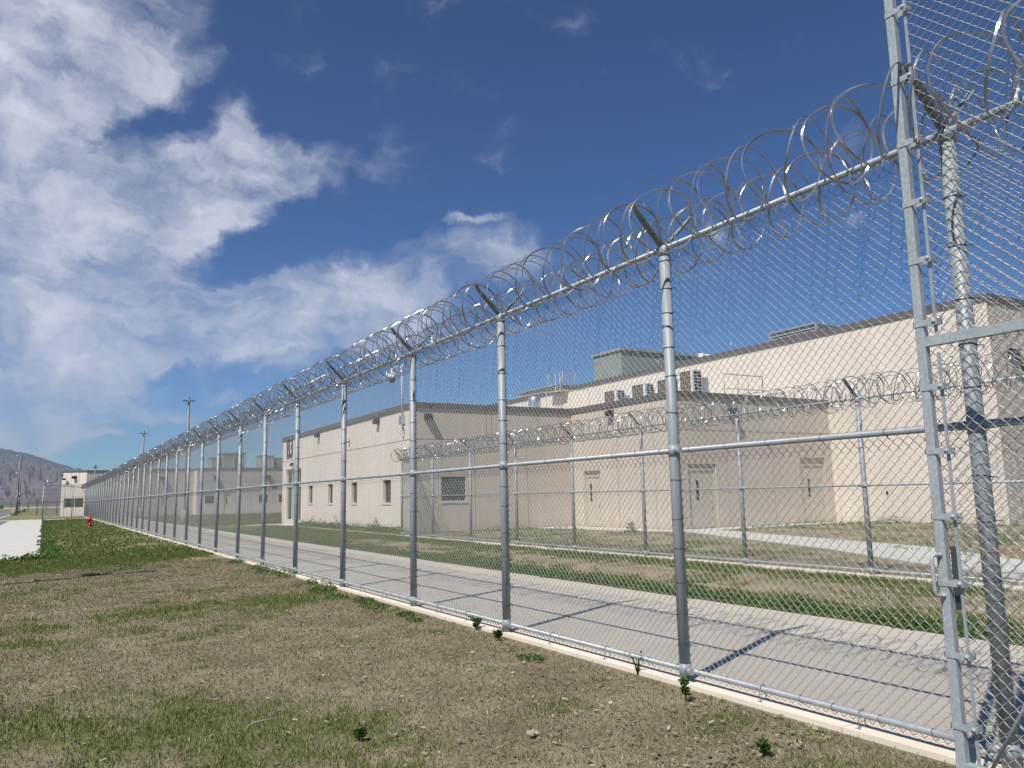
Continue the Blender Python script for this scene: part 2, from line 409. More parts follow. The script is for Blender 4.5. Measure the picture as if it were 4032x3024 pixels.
ZTOP, ZMID, ZBOT = 3.79, 1.947, .10
def post_mesh(name, rad, ztop, zmid, zbot, ties=True, seed=0, sleeve=True):
    rg = random.Random(seed); mb = MB()
    mb.tube([(0, 0, -.3), (0, 0, ztop - .005)], rad, 20)
    mb.lathe((0, 0, ztop - .075), [(rad * 1.07, 0), (rad * 1.07, .055), (rad * .95, .078), (rad * .5, .095), (.001, .1)], 20)
    if sleeve:
        for z in (zmid, zbot):
            mb.tube([(0, 0, z - .05), (0, 0, z + .05)], rad * 1.06, 20)
            for sy in (-1, 1): mb.tube([(0, sy * rad * .8, z), (0, sy * (rad + .075), z)], .027, 12)
    if ties:
        z = .3
        while z < ztop - .1:
            if abs(z - zmid) > .09:
                dz = rg.uniform(-.008, .008)
                pts = [(rad * 1.04 * math.cos(a), rad * 1.04 * math.sin(a), z + dz * math.cos(a)) for a in np.linspace(0, 2 * math.pi, 18, endpoint=False)]
                mb.tube(pts, .0028, 5, 1, closed=True)
                mb.tube([(rad * .6, -rad * .9, z), (rad * 1.3, -rad * 1.25, z + rg.uniform(-.01, .01)), (rad * 1.6, -rad * 1.0, z + rg.uniform(-.03, .01))], .0028, 4, 1)
            z += .285 + rg.uniform(-.06, .06)
    return mb.mesh(name, [M['galv'], M['tie']])
def arm_mesh(name, L=.46, dx=.34, dz=.335, base=.02):
    mb = MB()
    for s in (-1, 1):
        d = Vector((s * dx, 0, dz)).normalized(); Ln = math.hypot(dx, dz)
        up = Vector((-d.z * s, 0, abs(d.x))) if s > 0 else Vector((d.z, 0, -d.x))
        up = Vector((0, 1, 0)).cross(d)
        c = Vector((0, 0, base)) + d * (Ln / 2 + .01)
        mb.obox(c, d, (0, 1, 0), up, Ln / 2, .026, .0025)
        mb.obox(c + Vector((0, .024, 0)) + up * (.016 * (1 if up.z < 0 else -1)), d, (0, 1, 0), up, Ln / 2, .0025, .016)
        for q in (.3, .62, .93):
            mb.obox(c + d * ((q - .5) * Ln), d, (0, 1, 0), up, .007, .010, .0045, 1)
    mb.lathe((0, 0, -.03), [(.035, 0), (.035, .05), (.02, .07)], 12)
    return mb.mesh(name, [M['galv'], M['tie']])
def rail_obj(name, parent, x, z, y0, y1, r, ties_step=.42, clips=False, seed=0, axis='y'):
    mb = MB(); rg = random.Random(seed)
    P = (lambda y, dx=0, dz=0: (x + dx, y, z + dz)) if axis == 'y' else (lambda y, dx=0, dz=0: (y, x + dx, z + dz))
    mb.tube([P(y0), P((y0 + y1) / 2), P(y1)], r, 14)
    y = y0 + .3
    while y < y1 and y < 40:
        pts = [P(y + .006 * math.sin(a), r * 1.07 * math.cos(a), r * 1.07 * math.sin(a)) for a in np.linspace(0, 2 * math.pi, 14, endpoint=False)]
        mb.tube(pts, .0026, 4, 1, closed=True)
        mb.tube([P(y, r * .8, -r), P(y + .01, r * 1.5, -r * 1.6), P(y - .01, r * 1.2, -r * 2.1)], .0026, 4, 1)
        y += ties_step * rg.uniform(.8, 1.2)
    return mb.build(name, [M['rail'], M['tie']], parent)

PM_HI = chain_mesh('chain_link_near', PANEL, .035, ZTOP + .02, 6, 5, .0022)
PM_MID = chain_mesh('chain_link_mid', PANEL, .035, ZTOP + .02, 4, 4, .0021)
PM_LO = chain_mesh('chain_link_far', PANEL, .035, ZTOP + .02, 1, 3, .0019)
COILS = [razor_mesh('razor_coil_%s' % c, PANEL, 15, .27, s) for c, s in (('a', 3), ('b', 8), ('c', 15))]
COILS_LO = [razor_mesh('razor_coil_low_%s' % c, PANEL, 16, .275, s, 22, True) for c, s in (('a', 4), ('b', 9))]
POSTS = [post_mesh('line_post_%d' % k, .048, ZTOP, ZMID, ZBOT, True, k) for k in range(3)]
ARM = arm_mesh('razor_arm')
FX = 4.76
fence = empty('chain_link_fence', (FX, 0, 0))
tag(fence, 'tall galvanised chain-link fence with razor wire running away beside the lawn', 'fence')
ys = [-3.49, -.44, 2.61, 5.24, 8.25, 10.97, 14.18, 17.34, 20.3, 23.25, 26.48, 29.52, 32.55, 35.68, 38.81, 41.67, 44.97]
ys += [44.97 + (118.85 - 44.97) / 24 * k for k in range(1, 25)]
for i, y in enumerate(ys):
    p = link('post', POSTS[i % 3], fence, (0, y, 0), RNG.uniform(-.3, .3))
    a = link('barb_arm', ARM, p, (0, 0, ZTOP), -p.rotation_euler[2])
rail_obj('top_rail', fence, 0, ZTOP - .0, -3.5, 118.85, .024, .5, seed=1)
rail_obj('middle_rail', fence, 0, ZMID, -3.5, 118.85, .0225, .42, seed=2)
rail_obj('bottom_rail', fence, 0, ZBOT, -3.5, 118.85, .0225, .33, seed=3)
# hold-down loops of the bottom rail
mb = MB(); mb.tube([(-.034, 0, -.0), (-.034, 0, ZBOT)] + [(-.034 * math.cos(a), 0, ZBOT + .034 * math.sin(a)) for a in np.linspace(0, math.pi, 7)] + [(.034, 0, 0)], .0045, 6)
mb.box(-.05, -.036, -.02, .02, .012, .017); CLAMP = mb.mesh('rail_clamp', M['galv'])
for i in range(len(ys) - 1):
    for q in (.36, .68):
        y = ys[i] + (ys[i + 1] - ys[i]) * q
        if y < 45: link('rail_clamp', CLAMP, fence, (0, y, 0))
y = -3.49
k = 0
while y < 118.7:
    me = PM_HI if y < 12 else (PM_MID if y < 36 else PM_LO)
    o = link('chain_link_panel', me, fence, (.052, y, 0))
    if y + PANEL > 119.2: o.scale.y = (118.85 - y) / PANEL
    for sx in (-1, 1):
        cm = COILS[(k * 2 + (sx > 0) * 1 + k // 3) % 3] if y < 45 else COILS_LO[(k + (sx > 0)) % 2]
        link('razor_wire_coil', cm, fence, (sx * .275, y + (0 if sx < 0 else .11), ZTOP + .13))
    y += PANEL; k += 1
# barbed line strands along the arm tips
mb = MB()
for sx, zz in ((-.33, .325), (.33, .325), (-.15, .16), (.15, .16)):
    yy = np.arange(-3.5, 119, .6)
    for q in range(len(yy) - 1):
        pass
    mb.tube([(sx, v, ZTOP + zz + .012 * math.sin(v * 2.06)) for v in yy], .0022, 4)
    for v in np.arange(-3.4, 50, .125):
        d = .013; a = random.uniform(0, 3)
        mb.tube([(sx - d * math.cos(a), v, ZTOP + zz + .012 * math.sin(v * 2.06) - d * math.sin(a)), (sx + d * math.cos(a), v + .01, ZTOP + zz + .012 * math.sin(v * 2.06) + d * math.sin(a))], .0016, 3, caps=False)
mb.build('barbed_strand', M['razor'], fence)

# ---- inner fence
IX = 13.1; IZT, IZM, IZB = 3.25, 1.63, .09
ifence = empty('chain_link_fence', (IX, 0, 0))
tag(ifence, 'shorter chain-link fence with razor wire inside the yard before the doors', 'fence')
IPM = chain_mesh('yard_chain_link', PANEL, .03, IZT + .02, 4, 4, .0021)
IPOST = [post_mesh('yard_post_%d' % k, .045, IZT, IZM, IZB, True, 20 + k) for k in range(2)]
iys = [.25, 3.3, 6.3, 9.33, 12.35, 15.64, 18.75, 21.93, 25.1, 28.3, 31.4]
for i, y in enumerate(iys):
    p = link('post', IPOST[i % 2], ifence, (0, y, 0)); link('barb_arm', ARM, p, (0, 0, IZT))
for nm, z, r, st in (('top_rail', IZT, .024, .5), ('middle_rail', IZM, .02, .45), ('bottom_rail', IZB, .02, .4)):
    rail_obj(nm, ifence, 0, z, .25, 31.4, r, st, seed=int(z * 10))
y = .25
for k in range(10):
    o = link('chain_link_panel', IPM, ifence, (.05, y, 0)); o.scale.y = 31.15 / 10 / PANEL
    for sx in (-1, 1):
        c = link('razor_wire_coil', COILS[(k + (sx > 0)) % 3], ifence, (sx * .27, y, IZT + .12)); c.scale.y = 31.15 / 10 / PANEL
    y += 31.15 / 10
# short return to the building corner
ret = link('chain_link_panel', IPM, ifence, (.05, 31.45, 0), -R(38)); ret.scale.y = 1.75 / PANEL
c = link('razor_wire_coil', COILS[1], ifence, (0, 31.3, IZT + .12), -R(38)); c.scale.y = 1.75 / PANEL
mb = MB()
for z in (IZT, IZM, IZB): mb.tube([(0, 31.4, z), (1.1, 32.82, z)], .02, 10)
mb.build('return_rail', M['rail'], ifence)

# ---- end segment at the far corner : from the main fence corner to the driveway
ex0, ey0 = 4.76, 118.85; ex1, ey1 = 0.0, 98.6
seg = Vector((ex1 - ex0, ey1 - ey0)); SL = seg.length; ang = math.atan2(-seg.x, seg.y)
efence = empty('chain_link_fence', (ex0, ey0, 0), ang)
tag(efence, 'far end chain-link fence crossing in front of the pale control building', 'fence')
for q in (.0, .35, 1.0):
    p = link('post', POSTS[0], efence, (0, SL * q + .01, 0))
    if q == 1.0: p.scale = (1.5, 1.5, 1.0)
    link('barb_arm', ARM, p, (0, 0, ZTOP))
for z, nm in ((ZTOP, 'top_rail'), (ZMID, 'middle_rail'), (ZBOT, 'bottom_rail')):
    mb = MB(); mb.tube([(0, .1, z), (0, SL, z)], .03, 8); mb.build(nm, M['rail'], efence)
nE = int(SL // PANEL)
for k in range(nE):
    o = link('chain_link_panel', PM_LO, efence, (.05, k * PANEL * SL / (nE * PANEL), 0)); o.scale.y = SL / (nE * PANEL)
    if k > nE - 2 or k % 1 == 0:
        c = link('razor_wire_coil', COILS_LO[k % 2], efence, (0, k * SL / nE, ZTOP + .1)); c.scale = ((1.0, 1, 1.0) if k >= nE - 1 else (.75, 1, .5))

# ------------------------------------------------------------------ gate leaf in front of the near post
GX = 4.40; GY = 2.66
gate = empty('gate_leaf', (GX, GY, 0))
tag(gate, 'tall sliding gate leaf with square grey frame tube and flat bands, nearest the camera', 'gate')
GT = .054
mb = MB()
def rtube(mb, x0, x1, y0, y1, z0, z1, ch=.006, mi=0):
    # vertical square tube with chamfered edges
    pts = [(x0 + ch, y0), (x1 - ch, y0), (x1, y0 + ch), (x1, y1 - ch), (x1 - ch, y1), (x0 + ch, y1), (x0, y1 - ch), (x0, y0 + ch)]
    n = 8; vs = [(x, y, z0) for x, y in pts] + [(x, y, z1) for x, y in pts]
    mb.add(vs, [list(range(n))[::-1], [n + i for i in range(n)]] + [(i, (i + 1) % n, n + (i + 1) % n, n + i) for i in range(n)], mi)
rtube(mb, 0, GT, 0, GT, -.01, 4.95); mb.build('frame_tube', M['gate'], gate)
mb = MB(); rtube(mb, 0, GT, -3.6, -3.6 + GT, -.01, 4.95); mb.build('frame_tube', M['gate'], gate)
for z in (4.9, 2.43, .06):
    mb = MB(); mb.box(.001, GT - .001, -3.6 + GT, 0, z - .028, z + .028); mb.build('frame_rail', M['gate'], gate)
mb = MB()
zs = [4.52, 4.07, 3.66, 3.28, 2.92, 2.54, 2.16, 1.79, 1.42, 1.05, .66, .28, .05]
for z in zs:
    mb = MB(); mb.box(-.004, 0.0, -.085, GT + .004, z - .017, z + .017); mb.box(GT, GT + .004, -.085, GT + .004, z - .017, z + .017)
    mb.box(-.004, GT + .004, GT, GT + .004, z - .0165, z + .0165)
    mb.box(.0, GT, -.0855, -.0815, z - .017, z + .017)
    for q in range(1):
        mb.obox((-.004, -.068, z), (1, 0, 0), (0, 1, 0), (0, 0, 1), .003, .006, .006)
        prof = [(.013, 0), (.012, .005), (.008, .009), (.001, .011)]
        vs = []; n = 12
        for (r_, h_) in prof:
            for k2 in range(n): vs.append((-.004 - h_, -.068 + r_ * math.cos(2 * math.pi * k2 / n), z + r_ * math.sin(2 * math.pi * k2 / n)))
        fs = [(i * n + k2, i * n + (k2 + 1) % n, (i + 1) * n + (k2 + 1) % n, (i + 1) * n + k2) for i in range(3) for k2 in range(n)]
        mb.add(vs, fs, 0, True)
    mb.build('tension_band', M['gate'], gate)
mb = MB(); mb.box(.022, .027, -.072, -.053, .02, 2.36); mb.box(.022, .027, -.072, -.053, 2.40, 4.9); mb.build('tension_bar', M['rail'], gate)
GPM = chain_mesh('gate_chain_link', 3.49, .03, 4.88, 6, 5, .0023)
link('chain_link_panel', GPM, gate, (.026, -3.555, 0))
mb = MB()
mb.tube([(-.0, .03, 1.205), (-.03, .035, 1.205), (-.058, .04, 1.20), (-.064, .04, 1.18), (-.064, .04, 1.01), (-.058, .04, .985), (-.03, .035, .98), (0, .03, .98)], .0105, 12)
for z in (1.205, .98): mb.lathe((-.004, .03, z - .014), [(.001, 0), (.014, .006), (.017, .014), (.014, .022), (.001, .028)], 12)
mb.build('handle', M['gate'], gate)
mb = MB(); mb.box(GT + .001, GT + .02, -.03, .0, .9, 1.25); mb.build('latch_plate', M['tie'], gate)
mb = MB(); mb.tube([(.01, -.55, 1.35), (.01, -.28, .0)], .009, 8); mb.tube([(.01, -.28, .02), (.01, -.12, .03)], .02, 8)
mb.tube([(.01, -.1, .03), (.01, -.62, .95)], .010, 8)
mb.build('truss_rod', M['rail'], gate)
mb = MB(); mb.tube([(4.52, 2.52, 1.22), (4.6, 2.40, 1.235), (4.66, 2.3, 1.21), (4.72, 2.2, 1.225), (4.74, 2.0, 1.25), (4.78, 1.8, 1.24)], .0022, 5)
tag(mb.build('cord', M['cord']), 'thin orange cord tied across the gate mesh near the round post', 'cord')

# ------------------------------------------------------------------ buildings
def relief(name, parent, mat, O, u, n, WD, HT, opens=(), vj=(), hj=(), gw=.045, gd=.035, od=.14):
    """wall face with recessed joints and openings. O origin (bottom left), u along wall, n outward"""
    O, u, n = Vector(O), Vector(u).normalized(), Vector(n).normalized()
    us = {0, WD}; zs_ = {0, HT}
    for (a, b, c, d) in opens: us |= {a, b}; zs_ |= {c, d}
    for (a, c, d) in vj: us |= {a - gw / 2, a + gw / 2}; zs_ |= {c, d}
    for (z, a, b) in hj: zs_ |= {z - gw / 2, z + gw / 2}; us |= {a, b}
    us = sorted(x for x in us if 0 <= x <= WD); zs_ = sorted(z for z in zs_ if 0 <= z <= HT)
    U = [us[0]] + [b for a, b in zip(us, us[1:]) if b - a > 1e-5]; Z = [zs_[0]] + [b for a, b in zip(zs_, zs_[1:]) if b - a > 1e-5]
    nu, nz = len(U) - 1, len(Z) - 1
    D = [[0.] * nz for _ in range(nu)]
    for i in range(nu):
        for j in range(nz):
            cu, cz = (U[i] + U[i + 1]) / 2, (Z[j] + Z[j + 1]) / 2; d = 0.
            for (a, c, e) in vj:
                if abs(cu - a) < gw / 2 and c < cz < e: d = -gd
            for (z, a, b) in hj:
                if abs(cz - z) < gw / 2 and a < cu < b: d = -gd
            for (a, b, c, e) in opens:
                if a < cu < b and c < cz < e: d = -od
            D[i][j] = d
    mb = MB()
    def P(uu, zz, d): v = O + u * uu + n * d; return (v.x, v.y, v.z + zz)
    def q(*pts): mb.add(pts, [(0, 1, 2, 3)])
    for i in range(nu):
        for j in range(nz):
            d = D[i][j]; a, b, c, e = U[i], U[i + 1], Z[j], Z[j + 1]
            q(P(a, c, d), P(b, c, d), P(b, e, d), P(a, e, d))
            if i + 1 < nu and D[i + 1][j] != d: q(P(b, c, d), P(b, c, D[i + 1][j]), P(b, e, D[i + 1][j]), P(b, e, d))
            if j + 1 < nz and D[i][j + 1] != d: q(P(a, e, d), P(b, e, d), P(b, e, D[i][j + 1]), P(a, e, D[i][j + 1]))
    return mb.build(name, mat, parent)

def window(parent, O, u, n, a, b, c, d, depth=.10, frame=.05, mull=(), sillw=.0, mat=None):
    O, u, n = Vector(O), Vector(u).normalized(), Vector(n).normalized(); up = Vector((0, 0, 1))
    def bx(mb, a0, b0, c0, d0, n0, n1, mi=0):
        cc = O + u * ((a0 + b0) / 2) + up * ((c0 + d0) / 2) + n * ((n0 + n1) / 2)
        mb.obox(cc, u, n, up, (b0 - a0) / 2, abs(n1 - n0) / 2, (d0 - c0) / 2, mi)
    mb = MB(); f = frame
    bx(mb, a, a + f, c, d, -depth - .05, -depth + .02); bx(mb, b - f, b, c, d, -depth - .05, -depth + .02)
    bx(mb, a + f, b - f, d - f, d, -depth - .05, -depth + .02); bx(mb, a + f, b - f, c, c + f, -depth - .05, -depth + .02)
    for k in mull: bx(mb, k - f / 2, k + f / 2, c + f, d - f, -depth - .05, -depth + .02)
    w = mb.build('window', mat or M['dark'], parent)
    mb = MB(); bx(mb, a + f, b - f, c + f, d - f, -depth - .03, -depth - .01); mb.build('pane', M['glass'], w)
    if sillw:
        mb = MB(); bx(mb, a - .07, b + .07, c - .075, c - .003, -depth, sillw); bx(mb, a + .003, b - .003, c - .0, c + .03, -depth + .021, -.005)
        mb.build('sill', M['sill'], w)
    return w

def wall_light(parent, p, n, s=1.0, mat=None):
    """wedge-shaped wall pack light"""
    n = Vector(n).normalized(); u = Vector((0, 0, 1)).cross(n); p = Vector(p); up = Vector((0, 0, 1))
    w, h, d = .16 * s, .15 * s, .30 * s
    mb = MB()
    vs = [p + u * (sx * w) + up * z + n * q for sx in (-1, 1) for (z, q) in ((-h, 0.002), (h, 0.002), (h, d * .55), (h * .2, d), (-h * .9, d * .92))]
    mb.add(vs, [(0, 1, 2, 3, 4), (9, 8, 7, 6, 5), (0, 5, 6, 1), (1, 6, 7, 2), (2, 7, 8, 3), (3, 8, 9, 4), (4, 9, 5, 0)])
    o = mb.build('wall_light', mat or M['dark'], parent)
    mb = MB(); mb.obox(p + up * (-h * .97) + n * (d * .5), u, n, up, w * .7, d * .3, .012); mb.build('lens', M['alum'], o)
    return o

def door(parent, O, u, n, a, b, h, strip=True, depth=.1):
    O, u, n = Vector(O), Vector(u).normalized(), Vector(n).normalized(); up = Vector((0, 0, 1))
    def bx(mb, a0, b0, c0, d0, n0, n1, mi=0):
        mb.obox(O + u * ((a0 + b0) / 2) + up * ((c0 + d0) / 2) + n * ((n0 + n1) / 2), u, n, up, (b0 - a0) / 2, abs(n1 - n0) / 2, (d0 - c0) / 2, mi)
    mb = MB(); bx(mb, a + .09, b - .09, .01, h - .09, -depth - .04, -depth + .012); dr = mb.build('door', M['door'], parent)
    mb = MB()
    bx(mb, a, a + .085, 0, h, -depth - .05, -depth + .05); bx(mb, b - .085, b, 0, h, -depth - .05, -depth + .05); bx(mb, a + .085, b - .085, h - .085, h, -depth - .05, -depth + .05)
    mb.build('frame', M['door'], dr)
    mb = MB()
    s0 = a + (b - a) * .30 if strip else a + .3
    bx(mb, s0, s0 + .14, 1.22, 2.05, -depth + .013, -depth + .022); mb.build('pane', M['glass'], dr)
    mb = MB(); hx = a + (b - a) * .84
    mb.tube([O + u * hx + n * (-depth + .012) + up * 1.0, O + u * hx + n * (-depth + .07) + up * 1.0, O + u * (hx - .12) + n * (-depth + .07) + up * 1.0], .013, 8)
    bx(mb, hx - .03, hx + .03, .92, 1.12, -depth + .012, -depth + .02)
    mb.build('handle', M['alum'], dr)
    return dr

def body_box(name, parent, x0, x1, y0, y1, z1, mat, z0=0.): mb = MB(); mb.box(x0, x1, y0, y1, z0, z1); return mb.build(name, mat, parent)
def text_obj(name, parent, s, size, loc, n, mat, ext=.03, spacing=1.0, xs=1.0):
    cu = bpy.data.curves.new(name, 'FONT'); cu.body = s; cu.size = size; cu.extrude = ext; cu.align_x = 'LEFT'; cu.align_y = 'BOTTOM_BASELINE'
    cu.space_character = spacing; cu.offset = .012 * size
    to = bpy.data.objects.new(name, cu); COL.objects.link(to)
    bpy.context.view_layer.update(); dg = bpy.context.evaluated_depsgraph_get()
    me = bpy.data.meshes.new_from_object(to.evaluated_get(dg)); bpy.data.objects.remove(to)
    me.materials.clear(); me.materials.append(mat)
    o = bpy.data.objects.new(name, me); COL.objects.link(o)
    n = Vector(n).normalized(); up = Vector((0, 0, 1)); u = up.cross(n)
    o.matrix_world = Matrix.Translation(loc) @ Matrix((u, up, n)).transposed().to_4x4() @ Matrix.Diagonal((xs, 1, 1, 1))
    o.parent = parent
    return o

# --- building B3 (block A) : low cell block whose long wall follows the fence
AX, AY0, AY1, AH = 14.25, 32.85, 55.5, 5.88
bA = empty('low_building', (0, 0, 0)); tag(bA, 'low beige building lettered B3 with narrow windows along its lit wall', 'building')
# lit wall facing -X : u runs +Y?  outward -X ; use u = -Y so that u x up faces out
OA = (AX, AY1, 0); uA = (0, -1, 0); nA = (-1, 0, 0)
def ua(y): return AY1 - y
wy = [(48.3, 49.15), (44.35, 45.2), (40.25, 41.1), (35.5, 36.5)]
opA = [(ua(b), ua(a), 1.33, 2.44) for a, b in wy] + [(ua(54.35), ua(50.85), .0, 3.6)]
relief('wall', bA, M['wall_sunlit'], OA, uA, nA, AY1 - AY0, AH - .25, opA, [], [(4.2, 0, AY1 - AY0)], od=.28)
for (a, b, c, d) in opA[:4]: window(bA, OA, uA, nA, a, b, c, d, .17, .06, (), .03)
# entry (pale green storefront)
mb = MB()
def ebx(mb, y0, y1, z0, z1, x0, x1, mi=0): mb.box(x0, x1, y0, y1, z0, z1, mi)
a0, a1 = 50.87, 54.33; X0, X1 = AX + .06, AX + .16
for (y0, y1) in ((a0, a0 + .12), (a1 - .15, a1), (51.55, 51.75), (53.05, 53.3)): ebx(mb, y0, y1, .3, 3.5, X0, X1)
for (z0, z1) in ((3.42, 3.58), (2.42, 2.6)): ebx(mb, a0 + .005, a1 - .005, z0, z1, X0 - .004, X1 - .004)
en = mb.build('entrance_frame', M['entry'], bA)
mb = MB(); ebx(mb, a0, a1, .32, 3.42, AX + .12, AX + .135); mb.build('pane', M['glass'], en)
mb = MB(); ebx(mb, 51.75, 53.05, .32, 2.42, AX + .10, AX + .115); dd = mb.build('entrance_door', M['entry'], bA)
mb = MB(); ebx(mb, 52.05, 52.75, 1.45, 2.25, AX + .088, AX + .099); mb.build('pane', M['glass'], dd)
text_obj('door_number', dd, 'B3', .42, (AX + .085, 52.75, .98), (-1, 0, 0), M['black'], .004)
mb = MB(); ebx(mb, a0 - .25, a1 + .2, -.1, .30, AX - .12, AX + .10); mb.build('plinth', M['paleconc'], bA)
mb = MB(); ebx(mb, a0 - .02, a1 + .02, 3.601, 3.66, AX - .10, AX + .05); mb.build('door_canopy', M['entry'], bA)
text_obj('building_number', bA, 'B3', 1.95, (AX - .03, 54.42, 4.42), (-1, 0, 0), M['black'], .02, 1.0, .78)
# shaded wall facing -Y
OB = (AX, AY0, 0); WB = 23.0 - AX
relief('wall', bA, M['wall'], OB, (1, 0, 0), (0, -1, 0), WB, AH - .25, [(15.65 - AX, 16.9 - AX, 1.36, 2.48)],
       [(18.05 - AX, 4.25, 5.63), (18.35 - AX, 4.25, 5.63), (20.97 - AX, 4.25, 5.63), (22.32 - AX, 4.25, 5.63), (15.7 - AX, 2.7, 4.15), (17.40 - AX, 0, 4.15), (20.3 - AX, 0, 4.15), (.05, 0, 5.6)], [(4.2, 0, WB)])
window(bA, OB, (1, 0, 0), (0, -1, 0), 15.65 - AX, 16.9 - AX, 1.36, 2.48, .08, .04, (), .03)
# the wing with the lit wall facing -X at x=23
BX, BY0 = 23.0, 25.2
OC = (BX, AY0, 0)
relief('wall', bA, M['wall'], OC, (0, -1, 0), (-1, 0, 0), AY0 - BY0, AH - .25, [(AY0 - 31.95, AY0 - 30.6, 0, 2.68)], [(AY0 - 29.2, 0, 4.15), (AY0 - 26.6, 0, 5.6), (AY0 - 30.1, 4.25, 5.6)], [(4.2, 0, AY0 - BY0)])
door(bA, OC, (0, -1, 0), (-1, 0, 0), AY0 - 31.95, AY0 - 30.6, 2.45)
OD = (BX, BY0, 0); WD_ = 33.05 - BX
relief('wall', bA, M['wall'], OD, (1, 0, 0), (0, -1, 0), WD_, AH - .25, [(.62, 2.25, 0, 2.75), (7.75, 9.5, 0, 3.05)],
       [(x - BX, 4.25, 5.63) for x in (26.15, 28.17, 29.7, 31.29)] + [(x - BX, 0, 4.15) for x in (25.95, 28.9, 30.4)], [(4.2, 0, WD_)])
door(bA, OD, (1, 0, 0), (0, -1, 0), .62, 2.25, 2.55); door(bA, OD, (1, 0, 0), (0, -1, 0), 7.75, 9.5, 2.75)
# core volumes behind the relief faces, roof and coping
body_box('wall_core', bA, AX + .4, 33.0, AY0 + .4, AY1, AH - .3, M['wall']); body_box('wall_core', bA, BX + .4, 33.0, BY0 + .4, AY0 + .39, AH - .3, M['wall'])
mb = MB()
e = .06; t0, t1 = AH - .25, AH
mb.box(AX - e, AX + .3, AY0 - e, AY1 + .1, t0, t1); mb.box(AX + .3, BX - e, AY0 - e, AY0 + .3, t0, t1)
mb.box(BX - e, BX + .3, BY0 - e, AY0 + .3, t0, t1 - .002); mb.box(BX + .3, 33.04, BY0 - e, BY0 + .3, t0, t1 - .002)
mb.build('coping', M['coping'], bA)
mb = MB(); mb.box(AX + .3, 33.0, AY0 + .3, AY1, t0 + .02, t0 + .05); mb.box(BX + .3, 33.0, BY0 + .3, AY0 + .299, t0 + .02, t0 + .05); mb.build('roof', M['roofmem'], bA)
for y, z in ((47.06, 5.45), (37.1, 5.38)): wall_light(bA, (AX, y, z), nA, .95)
wall_light(bA, (AX, 52.8, 3.93), nA, .75)
wall_light(bA, (14.97, AY0, 5.22), (0, -1, 0), 1.0)
wall_light(bA, (BX, 29.5, 5.33), nA, 1.0); wall_light(bA, (26.35, BY0, 5.05), (0, -1, 0), 1.15)
mb = MB(); mb.lathe((AX - .1, 41.46, 4.62), [(.03, 0), (.09, .05), (.09, .12), (.05, .17)], 12); mb.box(AX - .12, AX + .01, 41.42, 41.5, 4.74, 4.86); mb.build('small_sensor', M['alum'], bA)

# --- tall building
TX, TY0, TY1, TH = 33.05, 17.2, 75.0, 9.42
bT = empty('tall_building', (0, 0, 0)); tag(bT, 'tallest beige windowless hall with dark coping rising behind the low wings', 'building')
OT = (TX, TY1, 0)
relief('wall', bT, M['wall_sunlit'], OT, (0, -1, 0), (-1, 0, 0), TY1 - TY0, TH - .3, [], [(TY1 - y, 0, TH - .3) for y in (18.2, 22.6, 24.9, 27.2, 30.9, 34.7, 38.4, 42.1, 48, 54)] + [(TY1 - 27.08, 0, TH - .3)], [(4.2, TY1 - 25.15, TY1 - TY0)], gw=.035, gd=.025)
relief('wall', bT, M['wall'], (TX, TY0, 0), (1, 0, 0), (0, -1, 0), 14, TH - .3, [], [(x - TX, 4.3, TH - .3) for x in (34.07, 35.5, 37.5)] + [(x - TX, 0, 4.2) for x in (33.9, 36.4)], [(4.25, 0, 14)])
body_box('wall_core', bT, TX + .3, TX + 14, TY0 + .3, TY1, TH - .32, M['wall'])
mb = MB(); mb.box(TX - .06, TX + .35, TY0 - .06, TY1, TH - .3, TH); mb.box(TX + .35, TX + 14, TY0 - .06, TY0 + .35, TH - .3, TH); mb.build('coping', M['coping'], bT)
body_box('roof', bT, TX + .35, TX + 14, TY0 + .35, TY1, TH - .2, M['roofmem'], TH - .31)
wall_light(bT, (34.42, TY0, 7.0), (0, -1, 0), 1.1)
mb = MB()
for y in np.arange(19, 70, 6.2): mb.tube([(TX + .15, y, TH), (TX + .15, y, TH + .55)], .012, 5)
mb.build('lightning_rod', M['alum'], bT)
mb = MB(); mb.box(TX - .03, TX + .01, 22.35, 22.45, 1.25, 1.4); mb.build('wall_socket', M['dark'], bT)

# rooftop things on the tall hall
def louver_box(loc, sx, sy, h, label):
    o = empty('roof_louver_box', loc); tag(o, label, 'roof vent')
    body_box('housing', o, .12, sx - .12, .12, sy - .12, h - .05, M['louver'])
    mb = MB(); mb.box(-.03, sx + .03, -.03, sy + .03, h - .05, h + .03)
    for (x, y) in ((0, 0), (sx, 0), (0, sy), (sx, sy)): mb.box(x - .04, x + .04, y - .04, y + .04, 0, h - .05)
    z = .06
    while z < h - .15:
        mb.add([(0, .05, z), (0, sy - .05, z), (.11, sy - .05, z + .12), (.11, .05, z + .12)], [(0, 1, 2, 3)])
        mb.add([(.05, 0, z), (sx - .05, 0, z), (sx - .05, .11, z + .12), (.05, .11, z + .12)], [(0, 1, 2, 3)])
        z += .13
    mb.build('louver_frame', M['louver'], o)
louver_box((TX + 1.4, 26.6, TH - .19), 3.2, 3.1, .98, 'slatted grey louver box on the roof of the tallest hall, nearer one')
louver_box((TX + 2.9, 53.2, TH - .19), 4, 6.0, 1.3, 'slatted grey louver box far along the tallest roof, behind the ladder')
g = empty('green_metal_building', (45, 55.96, 0)); tag(g, 'large plain grey-green metal building rising behind the tallest roofline', 'building')
mb = MB(); mb.box(0, 34, 0, 4.25, 0, 14.55)
for x in np.arange(.6, 34, .6): mb.box(x, x + .03, -.015, 0, 0, 14.5)
for y in np.arange(.4, 4.2, .6): mb.box(-.015, 0, y, y + .03, 0, 14.5)
mb.build('wall', M['greenmetal'], g)
